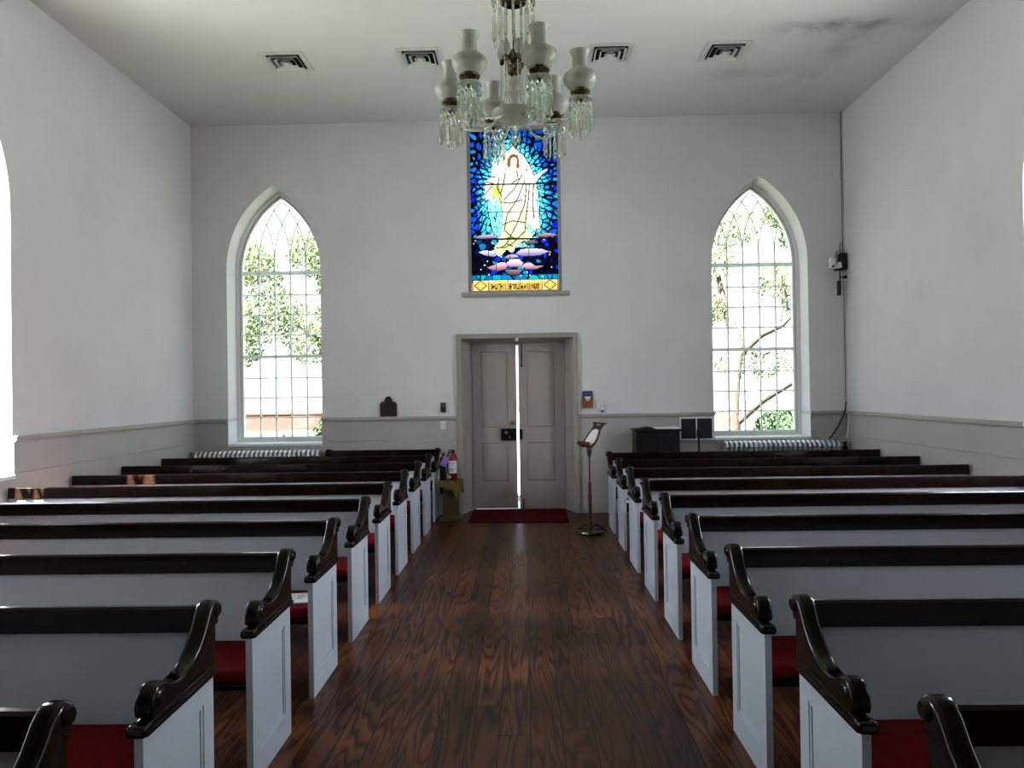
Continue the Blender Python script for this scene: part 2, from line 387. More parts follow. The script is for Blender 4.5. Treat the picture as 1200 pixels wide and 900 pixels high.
# ------------------------------------------------------------------ pointed windows
def inside_arch(u, v, a, spring, apex):
    h = apex-spring; R = (h*h+a*a)/(2*a)
    if v <= spring: return abs(u) <= a
    return math.hypot(abs(u)-(a-R), v-spring) <= R
def make_window(name, loc, rz):
    root = empty(name, loc, rz, 'structure')
    ga, gap_, gb = .545, 4.335, 1.03
    o1 = arch(A-.001, SPRING, APEX-.001, SILL+.001); o2 = arch(A-.045, SPRING, APEX-.055, SILL+.03); o3 = arch(ga+.006, SPRING, gap_+.008, gb-.006)
    b = B(); b.plate([o1, o2], .31, .40); b.plate([o2, o3], .335, .41); b.build('window_frame', M['winpaint'], root)
    i1 = arch(A-.048, SPRING, APEX-.058, SILL+.03); i2 = arch(A-.056, SPRING, APEX-.068, SILL+.03)
    B().plate([i1, i2], .322, .336).build('window_bead', M['greyjoint'], root)
    b = B(); b.box(-ga-.02, ga+.02, .345, .40, 2.13, 2.172, .004); b.box(-ga-.02, ga+.02, .35, .40, 3.285, 3.335, .004)
    b.box(-ga-.02, ga+.02, .345, .40, gb-.03, gb+.012, .004)
    b.build('sash_rail', M['muntin'], root)
    b = B(); w = .0085
    cols = [-ga+2*ga*k/5 for k in range(1, 5)]
    for u in cols: b.box(u-w, u+w, .36, .385, gb, SPRING+.19)
    for k in range(1, 4):
        z = gb+(2.13-gb)*k/4; b.box(-ga, ga, .362, .383, z-w, z+w)
        z = 2.172+(3.285-2.172)*k/4; b.box(-ga, ga, .362, .383, z-w, z+w)
    h = gap_-SPRING; R = (h*h+ga*ga)/(2*ga)
    for u in cols:
        for s in (1, -1):
            pts = []
            for i in range(40):
                q = math.radians(1.9*i); uu = u+s*(R-R*math.cos(q)); vv = SPRING+.17+R*math.sin(q)
                if not inside_arch(uu, vv, ga, SPRING, gap_): break
                pts.append((uu, .3725, vv))
            if len(pts) > 1: b.tube(pts, w*.95, 6)
    b.build('muntin', M['muntin'], root)
    B().plate([arch(ga, SPRING, gap_, gb)], .371, .3735).build('glass_pane', M['pane'], root)
    b = B(); b.box(-A-.0, A+.0, -.03, .33, SILL-.028, SILL+.006, .004); b.build('window_sill', M['winpaint'], root)
    b = B(); b.box(-.018,.018,.335,.36,gb+.012,gb+.035,.004); b.box(-.006,.006,.325,.345,gb+.018,gb+.06,.003); b.build('sash_lift', M['winpaint'], root)
    return root
wn = 0
for u in WIN_BACK:
    wn += 1; make_window('window_%d' % wn, (u, YB, 0), 0)
for u in WIN_SIDE:
    wn += 1; make_window('window_%d' % wn, (XL, u, 0), PI/2)
    wn += 1; make_window('window_%d' % wn, (XR, u, 0), -PI/2)

# ------------------------------------------------------------------ stained glass (window_9)
def poly_in(p, poly):
    x, y = p; c = False; n = len(poly); j = n-1
    for i in range(n):
        xi, yi = poly[i]; xj, yj = poly[j]
        if (yi > y) != (yj > y) and x < (xj-xi)*(y-yi)/(yj-yi)+xi: c = not c
        j = i
    return c
def seg_d(p, a, b):
    ax, ay = a; bx, by = b; dx, dy = bx-ax, by-ay; l = dx*dx+dy*dy
    t = 0 if l == 0 else max(0, min(1, ((p[0]-ax)*dx+(p[1]-ay)*dy)/l))
    return math.hypot(p[0]-ax-t*dx, p[1]-ay-t*dy)
def line_d(p, pts): return min(seg_d(p, a, b) for a, b in zip(pts, pts[1:]))
def mixc(a, b, t): t = max(0, min(1, t)); return tuple(x+(y-x)*t for x, y in zip(a, b))
rnd = random.Random(21)
# drawing units: x 0..420, y 0..768 down
HAIR = [(188,122),(200,110),(216,108),(230,116),(238,138),(240,170),(232,184),(224,172),(222,140),(204,134),(198,150),(194,172),(184,178),(180,160),(182,138)]
FACE = [(196,136),(204,126),(218,124),(226,134),(226,154),(220,168),(211,174),(203,168),(196,154)]
BODY = [(178,182),(198,174),(224,174),(250,190),(268,226),(300,222),(336,198),(352,190),(372,180),(376,188),(352,206),(336,226),(312,248),(312,290),(322,360),(332,430),(336,472),(300,474),(276,440),(270,470),(300,500),(298,516),(250,528),(214,556),(206,580),(190,584),(172,568),(152,590),(132,604),(116,584),(108,556),(132,530),(140,500),(150,450),(152,400),(140,330),(142,310),(110,320),(74,330),(66,300),(72,240),(98,216),(106,170),(110,140),(116,128),(122,142),(128,134),(134,150),(132,180),(124,210),(140,220),(152,196)]
SLEEVE_R = [(272,250),(312,250),(322,360),(336,472),(300,474),(276,430),(270,330)]
MANTLE = [(104,262),(146,262),(152,330),(154,400),(140,396),(118,340),(104,320)]
MAND = [(210,66),(262,120),(302,190),(330,290),(334,400),(312,490),(268,560),(150,560),(104,480),(82,380),(84,290),(106,190),(150,120)]
FOLDS = [[(170,200),(160,250),(146,300)],[(250,210),(210,280),(160,330)],[(262,240),(230,320),(176,400),(160,480)],[(272,252),(262,350),(220,450),(170,540)],[(286,252),(280,330),(266,420),(262,480),(200,540),(160,560)],[(140,220),(130,270),(150,310)],[(226,190),(232,230),(200,250)],[(306,256),(300,340),(306,420)],[(150,340),(190,345),(250,330)],[(150,450),(200,430),(262,440)],[(168,480),(210,520)],[(146,520),(190,510),(250,520)],[(150,560),(170,540),(200,552)],[(124,560),(150,556)],[(98,216),(120,218)],[(72,240),(112,250)],[(70,300),(104,262)],[(128,384),(150,380)]]
CLOUDS = [([(12,506),(40,496),(90,492),(132,500),(120,514),(60,516),(24,514)],(.42,.33,.50)),([(300,508),(330,494),(380,490),(416,498),(412,508),(360,514)],(.38,.22,.30)),
 ([(30,578),(60,568),(96,572),(124,562),(128,590),(110,604),(60,594)],(.62,.60,.82)),([(214,586),(240,566),(290,562),(340,566),(380,580),(330,600),(270,604),(228,600)],(.52,.46,.74)),
 ([(150,608),(180,592),(220,592),(232,606),(190,616)],(.40,.30,.50)),([(168,630),(190,614),(230,612),(250,630),(246,652),(180,654)],(.82,.58,.76)),
 ([(72,652),(110,640),(124,630),(160,626),(178,640),(166,662),(130,672),(90,664)],(.66,.36,.46)),([(246,646),(262,632),(290,634),(310,648),(360,646),(310,668),(262,668)],(.62,.38,.52)),
 ([(160,664),(250,662),(230,690),(200,700),(170,684)],(.14,.06,.08)),([(250,530),(310,522),(330,540),(270,550)],(.10,.06,.09))]
cells = []
while len(cells) < 330:
    p = (rnd.uniform(0,420), rnd.uniform(0,706))
    if all((p[0]-q[0])**2+(p[1]-q[1])**2 > 17**2 for q in cells) : cells.append(p)
    elif rnd.random() < .004: cells.append(p)
celltone = [rnd.random() for _ in cells]
cellkind = [rnd.random() for _ in cells]
dots = [(rnd.uniform(10,410), rnd.uniform(520,700)) for _ in range(26)]
grid = {}
for i, c in enumerate(cells): grid.setdefault((int(c[0]//40), int(c[1]//40)), []).append(i)
def vor(x, y):
    # cells radiate from the head, as the leading does
    best = []; gx, gy = int(x//40), int(y//40)
    for ix in range(gx-2, gx+3):
        for iy in range(gy-2, gy+3):
            for i in grid.get((ix,iy), ()): best.append((math.hypot(x-cells[i][0], y-cells[i][1]), i))
    best.sort(); return best[0][0], best[1][0], best[0][1]
LEADC = (.003,.004,.006)
def glass_colour(x, y):
    """returns (region, colour)"""
    if y > 712:
        yy = y-712
        if yy < 3 or yy > 53: return 2, LEADC
        for cx in (42, 378):
            if abs(x-cx) < 40:
                d = abs(x-cx)+abs(yy-28)*1.25
                if abs(d-30) < 3.2 or abs(x-cx) > 36: return 2, (.10,.05,.02)
                if d < 27:
                    if min(abs(x-cx), abs(yy-28)) < 3.5 and d < 20: return 2, (1.0,.85,.42)
                    return 2, (.86,.55,.10)
                return 2, mixc((.85,.62,.52), (.80,.72,.30), .5+.5*math.sin(x*.21+yy*.3))
        if yy < 14:
            if int(x) % 58 < 2: return 2, LEADC
            return 2, ((.85,.65,.55), (.9,.78,.42), (.88,.84,.30))[int(x//58) % 3]
        # worn lettering band: illegible dark strokes on amber
        k = (x-96)/8.2
        if 0 <= k < 28:
            r = random.Random(int(k)*7+3); f = k-int(k)
            st = [r.random() for _ in range(6)]
            if yy > 19 and yy < 49:
                row = (yy-19)/30
                if (f < .42 and st[0] > .2) or (abs(row-st[1]) < .11 and st[2] > .3) or (abs(f-row*st[3]) < .16 and st[4] > .5): return 2, (.09,.05,.015)
        return 2, mixc((.62,.44,.13), (.80,.62,.28), .5+.5*math.sin(x*.13))
    if poly_in((x,y), HAIR) and not poly_in((x,y), FACE): return 1, mixc((.30,.13,.05), (.45,.22,.09), .5+.5*math.sin(x*.9))
    if poly_in((x,y), FACE):
        c = (.98,.86,.72)
        if math.hypot((x-205)/4, (y-146)/1.7) < 1 or math.hypot((x-218)/4, (y-146)/1.7) < 1 or (abs(x-211) < 5 and abs(y-162) < 1.4): c = (.55,.38,.28)
        if abs(x-211) < 1.1 and 146 < y < 156: c = (.8,.62,.48)
        return 1, c
    if poly_in((x,y), BODY):
        if line_d((x,y), BODY+[BODY[0]]) < 1.6: return 1, (.03,.03,.02)
        if poly_in((x,y), MANTLE): c = mixc((.55,.60,.12), (.80,.82,.36), .5+.5*math.sin(x*.35+y*.05))
        elif poly_in((x,y), SLEEVE_R): c = mixc((1.1,1.05,1.0), (.95,.72,.48), (y-400)/80)
        else:
            t = (y-250)/300
            c = mixc((1.15,1.1,1.08), (.80,.80,.36), t)
            c = mixc(c, (1.05,1.02,.85), .35+.35*math.sin(x*.16-y*.035))
        d = min(line_d((x,y), f) for f in FOLDS)
        if d < 2.0: return 1, (.10,.08,.03)
        return 1, mixc(tuple(q*.45 for q in c), c, d/9)
    for pl, c in CLOUDS:
        if poly_in((x,y), pl):
            if line_d((x,y), pl+[pl[0]]) < 1.6 or abs(math.sin(x*.055+pl[0][0])) < .035: return 0, LEADC
            ys = [q[1] for q in pl]; t = (y-min(ys))/(max(ys)-min(ys))
            return 0, mixc(mixc(c, (1,.95,1), .25), tuple(q*.35 for q in c), t*1.1-.1)
    d1, d2, i = vor(x, y); edge = d2-d1; tone = celltone[i]
    inm = poly_in((x,y), MAND)
    # how far out of the mandorla
    dm = line_d((x,y), MAND+[MAND[0]])
    if dm < 2.2 and y < 545: return 0, (.01,.02,.05)
    rr = math.hypot(x-210, y-150)
    if inm:
        base = mixc((1.15,1.2,1.25), (.35,.85,.95), (rr-40)/190+.25*(tone-.5))
        if y > 430: base = mixc(base, (.30,.62,.66), (y-430)/90)
        if edge < 2.4: return 0, mixc(LEADC, base, .15)
        return 0, base
    if y < 520:
        t = dm/95.0
        ang = math.atan2(y-260, x-210); streak = .5+.5*math.sin(ang*46+rr*.04+tone*3)
        base = mixc((.16,.80,.98), (.012,.14,.55), t*1.35+.35*(tone-.5))
        if x < 34 or x > 392: base = mixc((.01,.05,.50), (.05,.38,.80), tone)
        if streak < .28 and dm < 80: base = tuple(q*.15 for q in base)
        if y > 380 and tone > .4: base = mixc(base, (.06,.40,.50), .6)
        lw = 3.4+max(0, (dm-14)/7)*tone
        if edge < lw: return 0, LEADC
        return 0, mixc(base, (.8,1,1.1), .35*max(0, 1-dm/40)*tone)
    for q in dots:
        if math.hypot(x-q[0], y-q[1]) < 3.2: return 0, (.95,.70,.35)
    if y > 686:
        if edge < 3 or y < 690: return 0, LEADC
        return 0, mixc((.01,.20,.45), (.03,.48,.55), tone)
    if edge < 5: return 0, LEADC
    k = cellkind[i]
    if k < .18: return 0, (.02,.08,.60)
    if k < .38: return 0, mixc((.01,.10,.30), (.05,.40,.60), tone)
    return 0, mixc((.006,.008,.03), (.012,.03,.12), tone)

sg = empty('window_9', ((SG[0]+SG[1])/2, YB, 0), 0, 'structure')
HW = (SG[1]-SG[0])/2
gz0, gz1, gw = 2.975, 5.135, .585
NX, NY = 150, 276
GY = .135
regs = ({}, {}, {})
cols_ = {}
for j in range(NY):
    for i in range(NX):
        x = (i+.5)/NX*420; y = (j+.5)/NY*768
        r, c = glass_colour(x, y); cols_[(i,j)] = (r, c)
for ri, (nm, lab) in enumerate((('sky_glass','blue leaded background glass'), ('robed_figure_glass','white and olive robed figure'), ('inscription_glass','amber lettered band'))):
    verts = []; faces = []; fc = []; vid = {}
    def V(i, j):
        if (i,j) not in vid:
            vid[(i,j)] = len(verts); verts.append((-gw+2*gw*i/NX, GY, gz1-(gz1-gz0)*j/NY))
        return vid[(i,j)]
    for (i,j), (r, c) in cols_.items():
        if r == ri: faces.append((V(i,j+1), V(i+1,j+1), V(i+1,j), V(i,j))); fc.append(c)
    me = bpy.data.meshes.new(nm); me.from_pydata(verts, [], faces); ca = me.color_attributes.new('Col', 'FLOAT_COLOR', 'CORNER')
    vals = []
    for c in fc: vals += [(.50 if ri == 1 else .66)*min(1.15,q)**1.45 for q in c[:3]]+[1]; vals += vals[-4:]*3
    ca.data.foreach_set('color', vals); me.materials.append(M['stained'])
    ob = bpy.data.objects.new(nm, me); C.objects.link(ob); ob.parent = sg; ob['label'] = lab
b = B(); b.plate([[(-HW+.001,SG[2]+.001),(HW-.001,SG[2]+.001),(HW-.001,SG[3]-.001),(-HW+.001,SG[3]-.001)], [(-gw,gz0),(gw,gz0),(gw,gz1),(-gw,gz1)]], .05, .17)
b.build('window_frame', M['rail'], sg)
b = B(); b.box(-HW-.09, HW+.10, -.06, .05, SG[2]-.045, SG[2], .005); b.box(-HW-.075, HW+.085, -.04, .0, SG[2]-.065, SG[2]-.045, .003); b.build('window_sill', M['rail'], sg)
for y, t in ((255, .0085), (388, .004), (518, .009)):
    z = gz1-(gz1-gz0)*y/768; B().box(-gw, gw, GY-.016, GY-.002, z-t, z+t).build('saddle_bar', M['lead'], sg)

# ------------------------------------------------------------------ the double door
dr = empty('door_1', (DC, YB, 0), 0, 'structure')
b = B()
o = .745+CAS
b.plate([[(-o,0),(-.745,0),(-.745,2.33),(.745,2.33),(.745,0),(o,0),(o,2.33+CAS),(-o,2.33+CAS)]], -.028, .0, bev=.004)
b.plate([[(-o,0),(-o+.018,0),(-o+.018,2.33+CAS-.018),(o-.018,2.33+CAS-.018),(o-.018,0),(o,0),(o,2.33+CAS),(-o,2.33+CAS)]], -.042, -.026, bev=.003)
b.build('door_casing', M['door'], dr)
DY = .30
b = B()
for s in (-1, 1):   # splayed, panelled reveals
    b.bm.verts.ensure_lookup_table()
    q = [(s*.7445,0,0),(s*.64,DY+.02,0),(s*.64,DY+.02,2.30),(s*.7445,0,2.33)]; q2 = [(s*.7449,0.001,0),(s*.7449,DY+.02,0),(s*.7449,DY+.02,2.33),(s*.7449,0.001,2.33)]
    b.quad(*q); b.quad(*q2)
    for z0, z1 in ((.12,.62),(.72,1.02),(1.12,2.2)):
        def P_(t, z, e): return (s*(.7445-(.1045)*t/1-e*.95), (DY+.02)*t-e*.3, z)
        ps = [(.2,z0),(.8,z0),(.8,z1),(.2,z1)]; pi = [(.26,z0+.02),(.74,z0+.02),(.74,z1-.02),(.26,z1-.02)]
        for k in range(4):
            a0, a1 = ps[k], ps[(k+1)%4]; c0, c1 = pi[k], pi[(k+1)%4]
            b.quad(P_(*a0,.001), P_(*a1,.001), P_(*c1,.008), P_(*c0,.008))
        b.quad(*[P_(*c,.008) for c in pi])
b.quad((-.7445,0,2.3295),(.7445,0,2.3295),(.64,DY+.02,2.30),(-.64,DY+.02,2.30))
b.build('door_reveal', M['door'], dr)
b = B()
for s in (-1, 1): b.box(s*.628, s*.70, DY-.005, DY+.12, 0, 2.36)
b.box(-.628, .628, DY-.005, DY+.12, 2.285, 2.36); b.box(-.628, .628, DY+.056, DY+.10, 2.255, 2.29)
for s in (-1, 1): b.box(s*.60, s*.63, DY+.056, DY+.10, .012, 2.29)
b.build('door_frame', M['door'], dr)
B().box(-.628, .628, DY+.02, DY+.14, 0, .012).build('door_threshold', M['bronze'], dr)
def leaf(x0, x1, z0, px0, px1, name='door_leaf'):
    b = B(); pans = [[(px0,.40),(px1,.40),(px1,.92),(px0,.92)], [(px0,1.135),(px1,1.135),(px1,2.17),(px0,2.17)]]
    b.plate([[(x0,z0),(x1,z0),(x1,2.275),(x0,2.275)]]+pans, DY, DY+.05)
    for p in pans:
        (u0,v0),(u1,_),(_,v1) = p[0], p[1], p[2]
        b.box(u0+.007, u1-.007, DY+.006, DY+.03, v0+.007, v1-.007); b.box(u0-.01, u1+.01, DY+.04, DY+.048, v0-.01, v1+.01)
    return b.build(name, M['door'], dr)
off = -DC
l1 = leaf(-.622, -.020, .022, -.73+.107+.125, -.25+.107)
l2 = leaf(.010, .624, .012, .017+.107, .39+.107)
b = B(); b.box(-.24, -.03, DY-.032, DY-.0005, .955, 1.115, .008); b.build('rim_lock', M['black'], l1)
B().box(.0125, .055, DY-.03, DY-.0005, .965, 1.105, .005).build('lock_keeper', M['black'], l2)
B().lathe([(.0,-.062),(.018,-.06),(.024,-.048),(.018,-.036),(.008,-.03),(.008,-.02),(.022,-.012),(.022,.0)], (-.165, DY-.031, 1.063), 16, 'y').build('door_knob', M['brass'], l1, True)
B().lathe([(.0,-.045),(.02,-.043),(.027,-.032),(.027,-.012),(.03,0)], (-.085, DY-.0005, 1.195), 16, 'y').build('deadbolt', M['brass'], l1, True)
b = B(); b.box(-.125, -.115, DY-.038, DY-.030, .975, 1.02, .002); b.build('lock_strip', M['silver'], l1)  # small upright silver strip on the lock face
b = B(); b.box(.05,.066,DY-.014,DY-.0005,1.98,2.27,.003); b.box(.045,.071,DY-.02,DY-.0005,1.955,1.985,.004); b.build('top_bolt', M['bronze'], l2)
b = B(); b.box(.05,.066,DY-.014,DY-.0005,.015,.16,.003); b.build('bottom_bolt', M['black'], l2)

# ------------------------------------------------------------------ pews
F_EDGE = [(.028,.668),(.024,.69),(.030,.722),(.052,.748),(.085,.757),(.118,.748),(.145,.731),(.19,.720),(.245,.722),(.30,.738),(.35,.768),(.395,.812),(.432,.862),(.452,.882),(.48,.893),(.508,.889),(.524,.870),(.525,.845),(.512,.824),(.503,.800)]
def make_pew(s, length, label, both=False):
    root = thing('pew', (0,0,0), label, 'pew', 'box pews facing the camera along the aisle')
    X = lambda x: s*x
    def bx(b, x0, x1, *r, **k): return b.box(min(X(x0),X(x1)), max(X(x0),X(x1)), *r, **k)
    ends = [0.0] + ([length-.028] if both else [])
    for e in ends:
        b = B(); mp = lambda u, v, t: (X(t), u, v)
        b.plate([[(0,0),(.49,0),(.49,.622),(0,.622)], [(.085,.12),(.41,.12),(.41,.545),(.085,.545)]], e, e+.009, mp)
        b.plate([[(.085,.12),(.41,.12),(.41,.545),(.085,.545)], [(.098,.133),(.397,.133),(.397,.532),(.098,.532)]], e+.004, e+.01, mp)
        bx(b, e+.009, e+.028, 0, .49, 0, .622)
        b.build('end_panel', M['pew'], root)
        c = e+.014
        b = B()
        b.plate([F_EDGE+[(.498,.655),(.06,.655)]], c-.021, c+.021, mp, bev=.005)
        G = [(.475,.815),(.445,.775),(.40,.728),(.35,.695),(.29,.678),(.22,.672),(.15,.676),(.11,.684),(.07,.668)]
        b.plate([F_EDGE+G], c-.030, c+.030, mp, bev=.010)
        b.lathe([(.0,-.036),(.018,-.036),(.022,-.032),(.034,-.030),(.034,.030),(.022,.032),(.018,.036),(0,.036)], (X(c), .078, .712), 20, 'x')
        b.lathe([(.0,-.040),(.02,-.040),(.026,-.034),(.031,-.028),(.031,.028),(.026,.034),(.02,.040),(0,.040)], (X(c), .490, .858), 20, 'x')
        bx(b, c-.030, c+.030, -.004, .502, .622, .642, .006); bx(b, c-.024, c+.024, 0, .50, .640, .660, .006)
        bx(b, c-.031, c+.031, -.022, .03, .624, .662, .012, 3)
        b.build('scroll_arm', M['cap'], root, True)
    xe = length-.02 if not both else length-.03
    b = B(); x0, x1 = .029, xe
    vs = [(X(x), y, z) for x in (x0, x1) for (y, z) in ((.442,.36),(.462,.36),(.495,.80),(.475,.80))]
    v = [b.bm.verts.new(p) for p in vs]
    for f in ((0,1,2,3),(7,6,5,4),(0,4,5,1),(1,5,6,2),(2,6,7,3),(3,7,4,0)): b.bm.faces.new([v[i] for i in f])
    b.build('backrest', M['pew'], root)
    b = B(); mp2 = lambda u, v_, t: (X(t), u, v_)
    b.plate([[(.462,.783),(.500,.783),(.512,.80),(.515,.858),(.505,.872),(.480,.874),(.468,.866)]], .029, xe+.004, mp2, bev=.004)
    b.build('crest_rail', M['dark'], root)
    b = B(); bx(b, .029, xe, .035, .455, .388, .413, .004); b.build('seat', M['dark'], root)
    b = B(); bx(b, .034, xe-.01, .045, .438, .414, .47, .018, 3); b.build('seat_cushion', M['red'], root, True)
    for x in ([length*.5] if both else [length*.34, length*.67, xe-.03]):
        b = B(); bx(b, x, x+.028, .08, .44, 0, .388); b.build('seat_support', M['pew'], root)
    return root
LLEN, RLEN = -XL+AL-.024, XR-AR-.024
row_words = ['first row, nearest the camera', 'second row from the front', 'third row from the front', 'fourth row from the front', 'fifth row from the front', 'sixth row from the front', 'seventh row from the front', 'eighth row from the front', 'ninth row from the front']
def pew_label(side, k):
    t = 'white pew with dark rail left of the aisle, ' if side < 0 else 'white pew with dark rail right of the aisle, '
    return t+row_words[k]
pl = make_pew(-1, LLEN, pew_label(-1, 0)); pl.location = (AL, PEW0-3*PITCH, 0)
pr = make_pew(1, RLEN, pew_label(1, 0)); pr.location = (AR, PEW0-3*PITCH, 0)
for k in range(1, 9):
    dup(pl, (AL, PEW0+(k-3)*PITCH, 0), pew_label(-1, k)); dup(pr, (AR, PEW0+(k-3)*PITCH, 0), pew_label(1, k))
ps = make_pew(-1, 1.47, 'short white pew with scroll arms at both ends, against the back wall', True)
ps.location = (AL, PEW0+6*PITCH-.0, 0)

# ------------------------------------------------------------------ chandelier
CX, CY = -.045, 4.93
ch = thing('chandelier', (CX, CY, 0), 'crystal chandelier with six frosted glass lamp shades and hanging prisms', 'chandelier')
B().tube([(0,0,ZC),(0,0,3.92)], .009, 10).build('stem', M['oldbrass'], ch, True)
B().lathe([(.0,ZC-.09),(.03,ZC-.085),(.06,ZC-.05),(.11,ZC-.02),(.12,ZC-.001)], n=24).build('ceiling_rose', M['oldbrass'], ch, True)
B().lathe([(.006,3.96),(.02,3.95),(.034,3.92),(.05,3.915),(.055,3.88),(.042,3.84),(.052,3.82),(.045,3.79),(.018,3.775)][::-1], n=20).build('hub', M['oldbrass'], ch, True)
B().lathe([(.012,3.775),(.03,3.755),(.038,3.73),(.03,3.705),(.014,3.69),(.02,3.67),(.062,3.662),(.070,3.652),(.05,3.63),(.03,3.595),(.026,3.57),(.03,3.545),(.045,3.52),(.05,3.47)][::-1], n=20).build('vase', M['dish'], ch, True)
B().lathe([(.0,3.44),(.04,3.443),(.09,3.458),(.13,3.48),(.157,3.508),(.163,3.522),(.158,3.522),(.12,3.488),(.07,3.465),(.0,3.452)], n=28, capped=False).build('dish', M['dish'], ch, True)
B().lathe([(.0,3.27),(.012,3.285),(.03,3.315),(.038,3.34),(.03,3.365),(.012,3.375),(.012,3.39),(.018,3.40),(.018,3.41),(.01,3.43)], n=10).build('drop_finial', M['crystal'], ch)
RL = .445
def prism_bm(l, r, tw=0):
    b = B()
    n = 4
    b.lathe([(.0,-l),(r,-l+r*2.2),(r*.72,-r*2.0),(.0,-.002)], (0,0,0), n)
    b.lathe([(.0,.0),(r*.9,.010),(0,.020)], (0,0,0), 6)
    return b
prism_me = {}
def add_prism(name, parent, x, y, z, l, r, rz):
    key = (round(l,3), round(r,4))
    if key not in prism_me:
        o = prism_bm(l, r).build(name, M['crystal'], parent); prism_me[key] = o.data
    else:
        o = bpy.data.objects.new(name, prism_me[key]); C.objects.link(o); o.parent = parent
    o.location = (x, y, z); o.rotation_euler = (0,0,rz)
for k in range(6):
    a = math.radians(-9+60*k); ca, sa = math.cos(a), math.sin(a)
    P3 = lambda r, z: (r*ca, r*sa, z)
    ctrl = [(.085,3.86),(.082,3.78),(.083,3.70),(.09,3.62),(.105,3.54),(.135,3.475),(.18,3.435),(.235,3.42),(.30,3.425),(.36,3.44),(.41,3.47),(.437,3.51),(.445,3.55),(.445,3.58)]
    arm = B().tube([P3(*q) for q in ctrl], .0095, 8).build('arm', M['tube'], ch, True)
    B().lathe([(.004,3.885),(.014,3.89),(.018,3.875),(.012,3.855)][::-1], P3(.085,0), 10).build('arm_collar', M['oldbrass'], arm, True)
    B().lathe([(.0,3.995),(.012,3.99),(.026,3.965),(.032,3.935),(.026,3.905),(.012,3.885)][::-1], P3(.085,0), 14).build('arm_finial', M['frost'], arm, True)
    lc = P3(RL, 0)
    hold = B().lathe([(.01,3.555),(.02,3.56),(.022,3.585),(.012,3.60),(.05,3.612),(.066,3.62),(.068,3.632),(.06,3.64),(.0,3.64)], lc, 20).build('shade_holder', M['oldbrass'], ch, True)
    # hurricane shade: bowl and chimney, thin walled
    prof = [(.05,3.641),(.085,3.66),(.108,3.69),(.114,3.715),(.108,3.738),(.085,3.757),(.058,3.772),(.051,3.79),(.050,3.83),(.052,3.86),(.060,3.885),(.068,3.897)]
    B().lathe(prof+[(r-.004, z) for r, z in reversed(prof[2:])], lc, 28, capped=False).build('lamp_shade', M['frost'], ch, True)
    bob = B().lathe([(.07,3.572),(.078,3.576),(.078,3.582),(.07,3.586)], lc, 24, capped=False); bob.lathe([(.0,3.57),(.02,3.574),(.072,3.578),(.072,3.582),(.0,3.586)], lc, 24)
    pan = bob.build('prism_pan', M['dish'], ch, True)
    for j in range(14):
        q = 2*PI*j/14+.2; add_prism('prism', pan, lc[0]+.074*math.cos(q), lc[1]+.074*math.sin(q), 3.50-.012*(j%2), .165, .0105, q)
    for j in range(14):
        q = 2*PI*(j+.5)/14+.2; add_prism('bead_drop', pan, lc[0]+.070*math.cos(q), lc[1]+.070*math.sin(q), 3.553, .055, .0105, q)
B().lathe([(.132,4.455),(.140,4.46),(.140,4.475),(.132,4.48),(.0,4.49)], n=32, capped=False).build('upper_ring', M['oldbrass'], ch, True)
upper = B().lathe([(.085,4.27),(.092,4.275),(.092,4.285),(.085,4.29),(.01,4.30)], n=28, capped=False).build('middle_ring', M['oldbrass'], ch, True)
for j in range(16):
    q = 2*PI*j/16
    add_prism('long_prism', ch, .136*math.cos(q), .136*math.sin(q), 4.43, .20, .012, q); add_prism('spear_prism', ch, .136*math.cos(q), .136*math.sin(q), 4.20-.02*(j%2), .20, .012, q+.4)
for j in range(10):
    q = 2*PI*j/10+.3
    add_prism('spear_prism', upper, .088*math.cos(q), .088*math.sin(q), 4.25, .27, .012, q)

# ------------------------------------------------------------------ ceiling vents
def make_vent(loc, label):
    r = thing('ceiling_vent', loc, label, 'vent', 'square vents in the ceiling')
    def sq(h): return [(-h,-h),(h,-h),(h,h),(-h,h)]
    mpz = lambda u, v, t: (u, v, t)
    B().plate([sq(.235), sq(.178)], -.012, -.001, mpz, bev=.002).build('frame', M['ventgrey'], r)
    B().plate([sq(.176)], -.004, -.001, mpz).build('duct_shade_sheet', M['ductshade'], r)  # black sheet paints in the shade inside the duct
    for k, h in enumerate((.178, .122, .068)):
        b = B(); hi, lo = h-.030, h-.004
        zt, zb = -.003, -.034
        pts_t = sq(hi-.004) ; pts_b = sq(lo-.012)
        for i in range(4):
            j = (i+1) % 4
            b.quad((*pts_t[i], zt), (*pts_t[j], zt), (*pts_b[j], zb), (*pts_b[i], zb))
            ob_, oj = sq(lo-.006)[i], sq(lo-.006)[j]
            b.quad((*pts_b[i], zb), (*pts_b[j], zb), (*oj, zb), (*ob_, zb))
        b.build('louver', M['ventgrey'], r)
    B().plate([sq(.03)], -.03, -.022, mpz).build('louver', M['ventgrey'], r)
    return r
VL = ('square white ceiling vent nearest the left wall', 'square white ceiling vent left of the chandelier', 'square white ceiling vent right of the chandelier', 'square white ceiling vent nearest the right wall')
for (x, y), lb in zip(((-2.54,7.85), (-1.085,7.83), (.955,7.83), (2.19,7.84)), VL): make_vent((x, y, ZC), lb)

